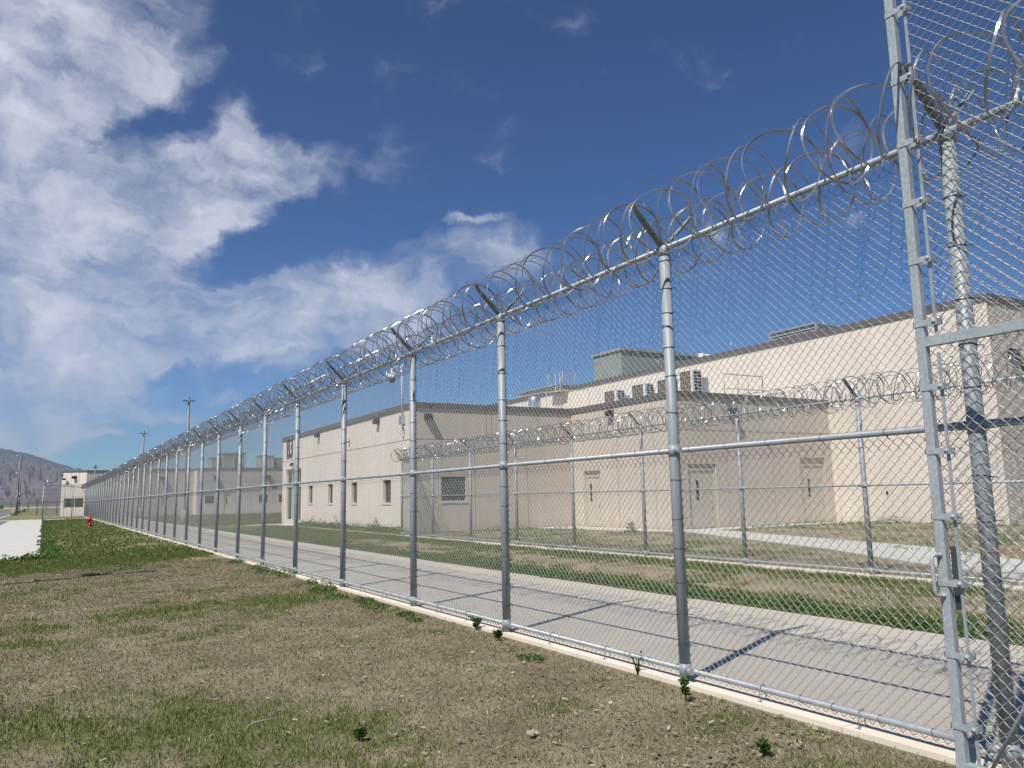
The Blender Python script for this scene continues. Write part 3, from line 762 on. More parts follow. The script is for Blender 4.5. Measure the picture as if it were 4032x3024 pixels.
mb = MB(); mb.box(-.15, 34, -.15, 4.4, 14.56, 14.8); mb.build('roof', M['louver'], g)
mb = MB(); mb.tube([(9.6, -.35, 14.2), (9.6, -.35, 14.85)], .28, 10); mb.tube([(9.6, -.35, 14.75), (33, -.35, 14.75)], .12, 10)
mb.build('gutter_pipe', M['white'], g)
mb = MB(); mb.box(12.0, 12.9, -.04, -.02, 11.3, 12.9); mb.build('window', M['glass'], g)

# rooftop condensers
def condenser(loc, w, h, label, d=.55):
    o = empty('condenser_unit', loc); tag(o, label, 'condenser', 'condenser units in a row along the roof edge')
    # wide coil face towards -X, length along Y
    mb = MB(); mb.box(0, d, 0, w, .06, h); mb.build('cabinet', M['white'], o)
    mb = MB(); mb.box(-.012, -.002, .12 * w, w * .80, .12, h - .04)
    cf = mb.build('coil_face', M['condenser'], o)
    mb = MB()
    for q in np.linspace(.12, .80, 6): mb.box(-.022, -.013, q * w - .008, q * w + .008, .12, h - .04)
    for z in np.linspace(.12, h - .04, 6): mb.box(-.026, -.023, .12 * w, .80 * w, z - .008, z + .008)
    mb.build('guard', M['offwhite'], cf)
    mb = MB(); mb.box(.06, d - .04, -.012, -.002, .16, h - .06); cf = mb.build('side_grille', M['dark'], o)
    mb = MB()
    for z in np.linspace(.16, h - .06, 8): mb.box(.05, d - .03, -.03, -.013, z - .012, z + .012)
    for x in (.06, .06 + (d - .1) / 2, d - .04): mb.box(x - .012, x + .012, -.036, -.031, .15, h - .05)
    mb.build('guard', M['white'], cf)
    mb = MB(); mb.box(d + .02, d + .28, -.12, .18, .1, h * .72); mb.build('service_box', M['alum'], o)
    mb = MB(); mb.box(.05, d - .05, .1, .2, 0, .058); mb.box(.05, d - .05, w - .2, w - .1, 0, .058); mb.build('foot', M['dark'], o)
RZ = AH - .2
condenser((24.3, 30.75, RZ), 1.15, 1.02, 'rooftop condenser farthest from the camera, small beside the inner corner')
condenser((24.3, 28.55, RZ), 1.15, 1.05, 'second farthest rooftop condenser with a grey box at its side')
condenser((24.3, 26.75, RZ), 1.1, 1.05, 'rooftop condenser half hidden behind the tall fence post')
condenser((24.3, 25.0 + .35, RZ), .95, 1.22, 'largest looking rooftop condenser at the wing corner, right of the post')

def guard_rail(name, label, pts, h, mid=.5, posts=None):
    o = empty(name, pts[0]); tag(o, label, 'railing')
    p0 = Vector(pts[0]); rel = [Vector(p) - p0 for p in pts]
    mb = MB(); up = Vector((0, 0, h))
    mb.tube([rel[0], rel[0] + up] + [r + up for r in rel[1:-1]] + [rel[-1] + up, rel[-1]], .028, 8)
    mb.tube([r + up * mid for r in rel], .022, 8)
    mb.build('rail', M['offwhite'], o)
    for r in (posts or []):
        mb = MB(); q = Vector(r) - p0; mb.tube([q, q + up], .024, 8); mb.build('upright', M['offwhite'], o)
guard_rail('roof_guard_rail', 'cream pipe guard rail on the low roof right of the condensers', [(27.4, 26.5, RZ), (30.0, 26.5, RZ)], 1.38, .5, [(28.3, 26.5, RZ), (29.0, 26.5, RZ)])
guard_rail('roof_guard_rail', 'cream pipe guard rail around the ladder foot near the inner roof corner', [(26.2, 44.6, RZ), (26.6, 40.6, RZ), (28.4, 38.6, RZ)], 2.2, .5, [(26.6, 40.6, RZ)])
lad = empty('roof_ladder', (32.75, 48.4, RZ)); tag(lad, 'cream roof ladder with a cage top standing against the tall hall', 'ladder')
mb = MB()
for y in (-.3, .3): mb.tube([(0, y, 0), (0, y, 4.9), (.6, y, 4.9), (.6, y, 3.8)], .03, 6)
mb.build('side_rail', M['offwhite'], lad)
mb = MB()
for z in np.arange(.3, 3.8, .3): mb.tube([(0, -.3, z), (0, .3, z)], .018, 6)
mb.build('rung', M['offwhite'], lad)
mb = MB()
for y in (-.95, .95): mb.tube([(-.2, y, 3.55), (-.2, y, 4.95), (.9, y, 4.95), (.9, y, 3.55)], .03, 6)
mb.box(-.3, 1., -1, 1, 3.5, 3.56); mb.build('cage', M['offwhite'], lad)
v = empty('roof_vent', (22.8, 36.0, RZ)); tag(v, 'round silver mushroom vent on the low roof', 'roof vent')
mb = MB(); mb.lathe((0, 0, .0), [(.20, 0), (.20, .30)], 18); mb.build('pipe', M['alum'], v)
mb = MB(); mb.lathe((0, 0, .30), [(.40, 0), (.40, .05), (.31, .22), (.31, .30), (.33, .33), (.33, .82), (.28, .88), (.01, .9)], 20); mb.build('hood', M['alum'], v)

# dome camera on a bent mast at the near corner of B3
cm = empty('security_camera', (AX - .1, 33.86, 0)); tag(cm, 'white dome security camera hanging from a bent mast above the B3 corner', 'camera')
mb = MB(); mb.tube([(0, 0, 5.0), (0, 0, 7.3), (0, .06, 7.52), (0, .22, 7.68), (0, .45, 7.74), (0, 1.0, 7.72)], .045, 10)
mb.build('mast', M['white'], cm)
mb = MB(); mb.lathe((0, 1.25, 7.28), [(.20, 0), (.27, .03), (.27, .07), (.16, .22), (.09, .30), (.09, .44), (.03, .46)], 18); mb.build('housing', M['white'], cm)
mb = MB(); mb.lathe((0, 1.25, 7.05), [(.01, 0), (.08, .01), (.14, .07), (.19, .2), (.19, .23)], 18); mb.build('dome', M['dark'], cm)
mb = MB(); mb.tube([(0, .95, 7.72), (0, 1.25, 7.72), (0, 1.25, 7.68)], .05, 8); mb.build('arm', M['white'], cm)
mb = MB(); mb.box(-.10, .098, -.16, .16, 4.95, 5.35); mb.build('junction_box', M['alum'], cm)
mb = MB(); mb.tube([(.06, .1, 4.95), (.06, .13, 4.5), (.06, .0, 4.25), (.06, -.14, 4.5), (.06, -.12, 4.95)], .014, 6); mb.build('cable', M['alum'], cm)

# --- far building C
bC = empty('far_building', (0, 0, 0)); tag(bC, 'far grey-beige building lettered BC across the grass beyond B3', 'building')
CH = 5.8
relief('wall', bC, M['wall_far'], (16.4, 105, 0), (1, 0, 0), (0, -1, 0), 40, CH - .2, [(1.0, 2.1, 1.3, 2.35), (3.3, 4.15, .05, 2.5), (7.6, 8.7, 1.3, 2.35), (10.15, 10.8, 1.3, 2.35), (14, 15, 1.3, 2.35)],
       [(x, 4.1, CH - .25) for x in (2.6, 5.0, 7.0, 9.6, 11.4)] + [(x, 0, 4.0) for x in (.6, 5.0, 6.6, 9.3, 12)], [(4.05, 0, 40)], gw=.05, gd=.04)
for (a, b_) in ((1.0, 2.1), (7.6, 8.7), (10.15, 10.8), (14, 15)): window(bC, (16.4, 105, 0), (1, 0, 0), (0, -1, 0), a, b_, 1.3, 2.35, .08, .05, (), .03)
door(bC, (16.4, 105, 0), (1, 0, 0), (0, -1, 0), 3.3, 4.15, 2.45)
relief('wall', bC, M['wall_sunlit'], (16.4, 107.5, 0), (0, -1, 0), (-1, 0, 0), 2.5, CH - .2, [], [], [(4.05, 0, 2.5)], gw=.05)
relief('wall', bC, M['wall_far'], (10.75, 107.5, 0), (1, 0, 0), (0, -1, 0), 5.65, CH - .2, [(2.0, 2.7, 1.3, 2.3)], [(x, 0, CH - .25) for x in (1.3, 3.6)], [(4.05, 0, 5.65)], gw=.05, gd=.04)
relief('wall', bC, M['wall_sunlit'], (10.75, 110.0, 0), (0, -1, 0), (-1, 0, 0), 2.5, CH - .2, [], [], [(4.05, 0, 2.5)], gw=.05)
relief('wall', bC, M['wall_far'], (8.75, 110, 0), (1, 0, 0), (0, -1, 0), 2.0, CH - .2, [], [], [(4.05, 0, 2.0)], gw=.05)
body_box('wall_core', bC, 16.6, 56, 105.3, 125, CH - .3, M['wall_far']); body_box('wall_core', bC, 10.95, 16.6, 107.8, 125, CH - .3, M['wall_far']); body_box('wall_core', bC, 8.76, 10.95, 110.3, 125, CH - .3, M['wall_far'])
mb = MB(); mb.box(16.3, 56, 104.92, 105.3, CH - .2, CH); mb.box(16.3, 16.65, 105.3, 107.42, CH - .2, CH); mb.box(10.66, 16.65, 107.43, 107.8, CH - .2, CH); mb.box(10.66, 11, 107.8, 109.92, CH - .2, CH); mb.box(8.7, 11, 109.93, 110.3, CH - .2, CH)
mb.build('coping', M['coping'], bC)
wall_light(bC, (18.6, 105, 4.6), (0, -1, 0), 1.5); wall_light(bC, (25.1, 105, 4.65), (0, -1, 0), 1.5); wall_light(bC, (12.7, 107.5, 4.6), (0, -1, 0), 1.6)
text_obj('building_letters', bC, 'BC', 1.75, (8.95, 109.97, 4.15), (0, -1, 0), M['black'], .02, 1.0, .72)
def roof_unit(name, loc, sx, sy, h, label, mat, panels=3):
    o = empty(name, loc); tag(o, label, 'roof unit')
    body_box('cabinet', o, 0, sx, 0, sy, h, mat)
    mb = MB()
    for q in np.linspace(.06, 1 - .06, panels + 1): mb.box(q * sx - .04, q * sx + .04, -.05, -.002, .15, h - .1)
    for z in np.arange(.35, h - .3, .28): mb.box(.12, sx * .48, -.035, -.003, z, z + .1)
    mb.build('panel_seam', M['louver'], o)
    mb = MB(); mb.box(-.1, sx + .1, -.1, sy + .1, h + .002, h + .1); mb.build('top', mat, o)
roof_unit('rooftop_unit', (21.6, 117, CH - .3), 1.7, 3, 2.8, 'tallest pale green roof unit on the far building', M['greenmetal'])
roof_unit('rooftop_unit', (23.4, 118, CH - .3), 1.5, 4, 2.95, 'darker green roof unit joined right of the tallest far unit', M['greenmetal'], 2)
roof_unit('rooftop_unit', (20.2, 117.5, CH - .3), 1.2, 3, 2.2, 'low pale roof unit at the left end of the far roof row', M['greenmetal'], 2)
roof_unit('rooftop_unit', (26.9, 117, CH - .3), 1.9, 3, 2.5, 'slatted square roof unit in the middle of the far roof row', M['louver'])
roof_unit('rooftop_unit', (29.2, 118, CH - .3), 3.4, 3, 2.2, 'wide low roof unit right end of the far roof row', M['greenmetal'], 5)

# --- control building D
bD = empty('control_building', (0, 0, 0)); tag(bD, 'pale control building at the end of the fence with a pair of dark windows', 'building')
DH = 6.1
Dl = (2.15, 122.3, 0); Dn = Vector((-1, -1, 0)).normalized(); Du = Vector((1, -1, 0)).normalized(); DW = math.hypot(2.7, 2.7)
relief('wall', bD, M['wall_sunlit'], Dl, Du, Dn, DW, DH - .2, [(.3, DW - .35, 1.15, 2.45)], [(1.35, 2.7, DH - .25), (2.6, 4.3, DH - .25), (1.9, 0, 1.1), (.4, 0, 4.2)], [(2.62, 0, DW), (4.25, 0, DW)], gw=.06, gd=.05, od=.3)
window(bD, Dl, Du, Dn, .3, DW - .35, 1.15, 2.45, .2, .1, (DW / 2,), 0, M['door'])
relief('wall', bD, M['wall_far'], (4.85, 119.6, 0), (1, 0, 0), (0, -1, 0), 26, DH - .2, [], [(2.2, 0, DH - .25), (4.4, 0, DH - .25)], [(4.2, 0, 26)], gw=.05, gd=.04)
body_box('wall_core', bD, 4.95, 30.8, 120.2, 140, DH - .3, M['wall_far'])
mb = MB(); mb.box(2.3, 4.94, 122.75, 140, 0, DH - .3); mb.build('wall_core', M['wall_sunlit'], bD)
mb = MB()
pts = [(2.08, 122.3), (4.82, 119.52), (30.9, 119.52), (30.9, 140), (2.08, 140)]
n_ = len(pts); mb.add([(x, y, DH - .2) for x, y in pts] + [(x, y, DH) for x, y in pts], [list(range(n_))[::-1], [n_ + i for i in range(n_)]] + [(i, (i + 1) % n_, n_ + (i + 1) % n_, n_ + i) for i in range(n_)])
mb.build('coping', M['coping'], bD)
wall_light(bD, Vector(Dl) + Du * 2.0 + Vector((0, 0, 5.2)), Dn, 1.4)
mb = MB(); c0 = Vector(Dl) + Du * .9 + Vector((0, 0, 5.0)); mb.tube([c0 - Vector((0, 0, .25)), c0 + Dn * .35 - Vector((0, 0, .25)), c0 + Dn * .4, c0 - Du * .2 + Dn * .4 + Vector((0, 0, .1))], .05, 8)
mb.tube([c0 + Dn * .4 - Du * .55, c0 + Dn * .4 - Du * .1], .14, 10, 1); mb.build('wall_camera', [M['white'], M['dark']], bD)
mb = MB(); mb.tube([(0, 0, 0), (0, 0, 6.55)], .07, 8); mb.box(-.3, .3, -.1, .1, 6.35, 6.45); mb.lathe((0, 0, 6.5), [(.1, 0), (.1, .25), (.02, .3)], 8)
tag(mb.build('antenna_mast', M['pole'], loc=(5.75, 118.2, 0)), 'slim grey mast with a small head beside the control building', 'mast')

# --- small enclosure by the tall hall
en2 = empty('chain_link_enclosure', (33.5, 15.6, 0)); tag(en2, 'chain-link enclosure at the foot of the tall hall right of the gate post', 'enclosure')
for x in (0, 3.0): 
    mb = MB(); mb.tube([(x, 0, -.1), (x, 0, 3.5)], .06, 10); mb.build('post', M['galv'], en2)
mb = MB()
for z in (3.4, 1.8, .1): mb.tube([(0, 0, z), (3., 0, z)], .03, 8); mb.tube([(0, 0, z), (0, 1.5, z)], .03, 8)
mb.build('rail', M['rail'], en2)
link('chain_link_panel', IPM, en2, (0, .05, 0), -R(90))

# ------------------------------------------------------------------ lamps and small far things
def lamp_post(loc, h, label, rz=0, head=.85, base=True, group='twin-head light poles'):
    o = empty('light_pole', loc, rz); tag(o, label, 'light pole')
    mb = MB(); mb.tube([(0, 0, 0.9 if base else 0), (0, 0, h)], [.11, .09], 10); mb.build('pole', M['pole'], o)
    mb = MB()
    for s in (-1, 1): mb.obox((s * head * .32, 0, h - .22 - .0), Vector((1, 0, .06 * s)).normalized(), (0, 1, 0), Vector((-.06 * s, 0, 1)).normalized(), head * .2, .17, .035)
    mb.tube([(-.2, 0, h - .22), (.2, 0, h - .22)], .04, 8); mb.lathe((0, 0, h - .02), [(.09, 0), (.09, .1), (.02, .12)], 10)
    mb.build('lamp_head', M['pole'], o)
    if base: mb = MB(); mb.lathe((0, 0, -.2), [(.31, 0), (.31, 1.15), (.29, 1.18)], 20); mb.build('base', M['drum'], o)
lamp_post((9.77, 67.8, 0), 9.95, 'tall twin-head light pole on a concrete base behind the long fence, nearest one in view')
lamp_post((9.4, 97.5, 0), 9.6, 'twin-head light pole farther along behind the fence, top just above the coils')
lamp_post((-4.35, 18.15, 0), 9.5, 'twin-head light pole by the road casting its thin shadow on the lawn', R(0), 1.5)
def hydrant(loc, label):
    o = empty('fire_hydrant', loc, R(20)); tag(o, label, 'hydrant')
    mb = MB(); mb.lathe((0, 0, -.05), [(.17, 0), (.17, .07), (.12, .08), (.115, .12), (.115, .17), (.15, .18), (.15, .21), (.11, .22), (.105, .56), (.14, .57), (.14, .61), (.115, .62), (.10, .70), (.06, .78), (.03, .80)], 20); mb.build('barrel', M['red'], o)
    mb = MB(); mb.lathe((0, 0, .74), [(.035, 0), (.035, .1), (.02, .11)], 5); mb.build('bonnet_nut', M['red'], o)
    for d, r, l in (((-1, 0, 0), .075, .2), ((0, -1, 0), .055, .18), ((0, 1, 0), .055, .18)):
        d = Vector(d); mb = MB(); c = Vector((0, 0, .45)); mb.tube([c + d * .08, c + d * l], r, 14); mb.tube([c + d * l, c + d * (l + .03)], r * 1.15, 8); mb.tube([c + d * (l + .03), c + d * (l + .06)], .02, 5); mb.build('outlet_cap', M['red'], o)
hydrant((2.97, 64.6, .0), 'red fire hydrant on the grass near the foot of the long fence')
hydrant((-3.65, 174.0, 0), 'small distant red hydrant right of the light pole drums by the road')
hydrant((-3.83, 250.0, 0), 'farthest tiny red hydrant on the verge beyond the others')
def bollard(loc, h, label):
    mb = MB(); mb.lathe((0, 0, -.1), [(.13, 0), (.13, h), (.09, h + .09), (.01, h + .12)], 14)
    tag(mb.build('bollard', M['yellow'], loc=loc), label, 'bollard', 'yellow bollards by the far road')
bollard((-4.68, 160, 0), 1.2, 'yellow bollard left of the concrete drum, nearest of the far three')
bollard((-5.0, 240, 0), 1.4, 'yellow bollard middle one of the far three by the road')
bollard((-4.8, 262, 0), 1.4, 'yellow bollard farthest right of the far three by the road')
def drum(loc, label, s=1, mat='drum'):
    mb = MB(); mb.lathe((0, 0, -.1), [(.42 * s, 0), (.42 * s, 1.0), (.38 * s, 1.05)], 16); tag(mb.build('concrete_drum', M[mat], loc=loc), label, 'drum')
drum((-4.1, 158.6, 0), 'pale concrete drum right beside the nearest yellow bollard')
drum((-4.25, 235, 0), 'pale concrete drum beside the farther yellow bollards', 1.2)
def far_pole(loc, h, arm, label, r=.12):
    o = empty('light_pole', loc); tag(o, label, 'light pole')
    mb = MB(); mb.tube([(0, 0, 0), (0, 0, h)], [r, r * .7], 8); mb.build('pole', M['pole'], o)
    mb = MB(); mb.tube([(0, 0, h - .1), (-arm, 0, h - .1)], .06, 6); mb.obox((-arm - .4, 0, h - .12), (1, 0, 0), (0, 1, 0), (0, 0, 1), .45, .2, .06); mb.build('lamp_head', M['alum'], o)
far_pole((-4.2, 178, 0), 11.2, .8, 'dark single-arm light pole by the road in front of the mountain', .17)
mp = empty('steel_monopole', (-9.6, 420, 0)); tag(mp, 'tapering pale steel monopole standing before the mountain slope', 'pole')
mb = MB(); mb.tube([(0, 0, 0), (0, 0, 16.6)], [.95, .35], 14); mb.build('shaft', M['drum'], mp)
mb = MB(); mb.tube([(-2.0, 0, 16.2), (0, 0, 16.5)], .12, 6); mb.build('arm', M['alum'], mp)
cp = empty('camera_pole', (-4.55, 205, 0)); tag(cp, 'striped pole with a white camera box beside the far road', 'pole')
mb = MB(); mb.tube([(0, 0, 0), (0, 0, 4.7)], .1, 8)
for z in np.arange(.6, 4.6, .5): mb.tube([(0, 0, z), (0, 0, z + .14)], .16, 8, 1)
mb.tube([(0, 0, 4.2), (.6, 0, 4.1)], .05, 6); mb.build('pole', [M['pole'], M['alum']], cp)
mb = MB(); mb.box(-.6, -.1, -.2, .2, 3.7, 4.0); mb.build('camera_box', M['white'], cp)
dp = empty('waste_container', (-21.2, 500, 0)); tag(dp, 'dark green container beside the far road at the left edge', 'container')
mb = MB(); mb.box(0, 3.3, 0, 2, .2, 1.9); mb.box(-.1, 3.4, -.1, 2.1, 1.9, 2.0); mb.build('body', M['binGreen'], dp)
mb = MB(); mb.box(.2, .5, .2, 1.8, 0, .2); mb.box(2.8, 3.1, .2, 1.8, 0, .2); mb.build('skid', M['dark'], dp)
def far_fence(x0, x1, y, h, label, step=6.0, rr=.09, slope=0.):
    o = empty('chain_link_fence', (x0, y, 0), slope); tag(o, label, 'fence'); L = x1 - x0; n = int(L / step)
    for k in range(n + 1):
        mb = MB(); mb.tube([(k * step, 0, 0), (k * step, 0, h)], rr, 6); mb.build('post', M['pole'], o)
    for z in (h, h * .5):
        mb = MB(); mb.tube([(0, 0, z), (n * step, 0, z)], rr * .55, 5); mb.build('rail', M['pole'], o)
    me = chain_mesh('far_mesh', n * step, .05, h, 1, 3, .008, .30)
    link('chain_link_panel', me, o, (0, .1, 0), -R(90))
far_fence(-24, 6.0, 300, 5.4, 'distant chain-link fence across the road at the foot of the mountain', 5.0)
far_fence(-3.6, 2.4, 150, 4.1, 'grey chain-link fence on the verge behind the control building corner', 3.0, .07, R(20))
far_fence(-36, 0, 430, 4.6, 'most distant chain-link fence line before the pale gravel field', 6.0, .1)

# ------------------------------------------------------------------ camera model (used to aim clouds and mountain by direction)
FW = np.array([0.50594323, 0.85116488, 0.13978483]); RT = np.array([0.86096818, -0.50819187, -0.02179026]); UP = np.array([-0.05249041, -0.13137492, 0.98994211])
FPX = 3093.85
def azel(x, y):
    v = FW + (x - 2016) / FPX * RT - (y - 1512) / FPX * UP; v = v / np.linalg.norm(v)
    return math.atan2(v[0], v[1]), math.asin(v[2])

# ------------------------------------------------------------------ mountain
def mountain():
    DIST = 7000.
    prof = [(-40, 2.2), (-30, 3.0), (-22, 3.9), (-14, 4.0), (-8, 3.75), (-4, 3.62), (-2.44, 3.48), (-2.31, 3.49), (-1.91, 3.41), (-1.44, 3.29), (-0.9, 3.19), (-0.55, 3.04), (-0.07, 2.88), (0.35, 2.72), (0.63, 2.62), (0.91, 2.55), (1.27, 2.42), (1.63, 2.27), (1.87, 2.31), (2.13, 2.15), (2.6, 1.95), (3.16, 1.72), (6, 1.1), (10, .6), (16, .3)]
    pa = np.array([p[0] for p in prof]); pe = np.array([p[1] for p in prof])
    az = np.concatenate([np.linspace(-40, -5, 120), np.linspace(-4.95, 5, 420), np.linspace(5.1, 16, 60)])
    tt = np.linspace(0, 1, 110)                      # 0 foot .. 1 ridge
    A, T = np.meshgrid(az, tt)
    crest = np.interp(A, pa, pe) + (fbm(A * 6, A * 0 + 2, 5, 4) - .5) * .10
    d = 4600 + (DIST - 4600) * T
    ridge = 1 - np.abs(2 * fbm(A * .9 + T * 2.2, T * 5 + A * .2, 31, 5) - 1)
    spur = 1 - np.abs(2 * fbm(A * 3.0 - T * 3.0, T * 11, 77, 4) - 1)
    env = np.sin(np.pi * np.clip(T, 0, 1)) 
    H = DIST * np.tan(np.radians(crest)) * (T ** 1.15) + env * ((ridge - .6) * 150 + (spur - .6) * 45)
    H = np.minimum(H, (d * np.tan(np.radians(crest))) * 1.0) - 4 * (T < .01)
    H = np.maximum(H, -5)
    V = np.stack([d * np.sin(np.radians(A)), d * np.cos(np.radians(A)), H], -1)
    # back side falls away
    back = V[-1].copy(); back[:, 0] *= 1.25; back[:, 1] *= 1.25; back[:, 2] = -5
    V = np.concatenate([V.reshape(-1, 3), back]); n = len(az)
    i = (np.arange(len(tt))[:, None] * n + np.arange(n - 1)[None]).ravel()
    F = np.stack([i, i + 1, i + 1 + n, i + n], -1)
    m, t, b = new_mat('mountain_slope')
    tc = t.N('ShaderNodeTexCoord').outputs['Object']
    n1 = t.N('ShaderNodeTexNoise', i_Vector=tc, i_Scale=.0035, i_Detail=9., i_Roughness=.62).outputs[0]
    sp = t.N('ShaderNodeSeparateXYZ', i_Vector=tc)
    hgt = t.math('MULTIPLY', sp.outputs[2], 1 / 420.)
    f = t.math('ADD', t.math('MULTIPLY', t.math('SUBTRACT', n1, .5), 1.7), hgt)
    c = t.ramp(f, [(.15, (.15, .12, .10)), (.45, (.125, .098, .085)), (.62, (.085, .08, .066)), (.9, (.04, .05, .042))])
    t.L(c, b.inputs['Base Color']); b.inputs['Roughness'].default_value = 1.; b.inputs['Specular IOR Level'].default_value = 0.
    tag(link('mountain', np_mesh('mountain', V, F, m, True)), kind='structure')
mountain()

# ------------------------------------------------------------------ grass and weeds
def blade_mat(name, stops, trans=.25):
    m, t, b = new_mat(name)
    at = t.N('ShaderNodeAttribute', attribute_name='tint').outputs['Fac']
    t.L(t.ramp(at, stops), b.inputs['Base Color']); b.inputs['Roughness'].default_value = .7; b.inputs['Specular IOR Level'].default_value = .2
    tr = t.N('ShaderNodeBsdfTranslucent'); t.L(b.inputs['Base Color'].links[0].from_socket, tr.inputs[0])
    mx_ = t.N('ShaderNodeMixShader', i_0=.38, i_1=b.outputs[0], i_2=tr.outputs[0]); t.L(mx_.outputs[0], t.n['Material Output'].inputs[0])
    return m
M['grass'] = blade_mat('grass_blade', [(0, (.065, .10, .022)), (.5, (.16, .215, .05)), (.85, (.27, .30, .09)), (1, (.38, .35, .16))])
M['thatch'] = blade_mat('dry_thatch', [(0, (.115, .10, .055)), (.5, (.25, .22, .135)), (.85, (.40, .35, .24)), (1, (.62, .56, .42))])
M['leaf'] = blade_mat('weed_leaf', [(0, (.035, .08, .02)), (.5, (.085, .16, .035)), (1, (.20, .28, .09))])
def blades(name, x, y, h, w, mat, label, cat, lean=.5, seed=1, z0=-.03, flat=0., parent=None):
    rg = np.random.default_rng(seed); n = len(x)
    a = rg.uniform(0, 2 * np.pi, n); le = rg.uniform(0, lean, n) * h; la = rg.uniform(0, 2 * np.pi, n)
    base = np.stack([x, y, np.full(n, z0)], -1)
    dx = np.stack([np.cos(a) * w / 2, np.sin(a) * w / 2, np.zeros(n)], -1)
    tip = base + np.stack([np.cos(la) * le, np.sin(la) * le, h * (1 - flat)], -1)
    mid = base + (tip - base) * .55 + np.stack([np.zeros(n), np.zeros(n), h * .12 * (1 - flat)], -1)
    V = np.stack([base - dx, base + dx, mid + dx * .7, tip, mid - dx * .7], 1).reshape(-1, 3)
    i = np.arange(n)[:, None] * 5
    F = np.concatenate([i + np.array([[0, 1, 2, 4]]), i + np.array([[4, 2, 3, 3]])])
    me = bpy.data.meshes.new(name)
    quads = i + np.array([[0, 1, 2, 4]]); tris = i + np.array([[4, 2, 3]])
    L = np.concatenate([quads.ravel(), tris.ravel()]).astype(np.int32)
    st = np.concatenate([np.arange(n) * 4, n * 4 + np.arange(n) * 3]).astype(np.int32)
    me.vertices.add(len(V)); me.vertices.foreach_set('co', V.astype(np.float32).ravel())
    me.loops.add(len(L)); me.loops.foreach_set('vertex_index', L); me.polygons.add(len(st)); me.polygons.foreach_set('loop_start', st)
    me.materials.append(mat); me.update(calc_edges=True)
    at = me.attributes.new('tint', 'FLOAT', 'POINT'); at.data.foreach_set('value', np.repeat(rg.uniform(0, 1, n) ** 1.3, 5).astype(np.float32))
    o = link(name, me, parent)
    if not parent: tag(o, label, cat, kind='stuff')
    return o
def scatter(n, x0, x1, y0, y1, prob, seed, ypow=1.0):
    rg = np.random.default_rng(seed)
    x = rg.uniform(x0, x1, n); y = y0 + (y1 - y0) * rg.uniform(0, 1, n) ** ypow
    k = rg.uniform(0, 1, n) < prob(x, y); return x[k], y[k]
offslab = lambda x, y: ~((x > -3.05) & (x < .02) & (y > 27.9)) & ~((x < -3.0) & (x < -2.9))
pr = lambda x, y: np.clip(greenness(x, y) ** 1.4, 0, 1) * offslab(x, y)
x, y = scatter(420000, -2.6, 4.64, 1.8, 26, pr, 1, 1.7); hh = np.random.default_rng(5).uniform(.015, .042, len(x)) * (1 + y * .02)
blades('green_grass', x, y, hh, .0045 + y * .00035, M['grass'], 'short green grass growing in patches on the lawn outside the fence', 'grass', .7, 2)
x, y = scatter(110000, -6, 4.64, 26, 100, pr, 3, 1.4); hh = np.random.default_rng(6).uniform(.04, .08, len(x))
blades('green_grass', x, y, hh, .02 + y * .0006, M['grass'], 'far green grass on the lawn near the hydrant', 'grass', .7, 4)
pd = lambda x, y: np.clip(1 - greenness(x, y) * .8, 0, 1) * (.25 + .75 * fbm(x * 5, y * 5, 55, 3) ** 1.0)
x, y = scatter(420000, -2.6, 4.64, 1.8, 24, pd, 7, 1.7); hh = np.random.default_rng(8).uniform(.008, .024, len(x))
blades('dry_thatch', x, y, hh, .005 + y * .0004, M['thatch'], 'straw-coloured dry thatch between the grass patches', 'dry grass', 2.6, 9, -.026)
pyy = lambda x, y: np.clip(greenness(x, y), 0, 1)
x, y = scatter(200000, 8.5, 12.95, 1, 52, pyy, 11, 1.3); hh = np.random.default_rng(12).uniform(.03, .08, len(x))
blades('yard_grass', x, y, hh, .008 + y * .0005, M['grass'], 'green grass strip between the walkway and the yard fence', 'grass', .7, 13)
x, y = scatter(90000, 13.3, 33, 3, 32.7, lambda x, y: pyy(x, y) * ~((x > 20.3) & (y > 24)) * ~(np.abs(x - (14 + (y - 5.3) * .50)) < 1.35), 14, 1.); hh = np.random.default_rng(15).uniform(.03, .09, len(x))
blades('yard_grass', x, y, hh, .022, M['grass'], 'sparse grass behind the yard fence before the doors', 'grass', .7, 16)
x, y = scatter(60000, 8.5, 30, 55, 102, lambda x, y: np.full(x.shape, .8) * (np.abs(y - 88.7) > .8), 17, 1.); hh = np.random.default_rng(18).uniform(.06, .12, len(x))
blades('yard_grass', x, y, hh, .05, M['grass'], 'far green lawn between B3 and the BC building', 'grass', .7, 19)

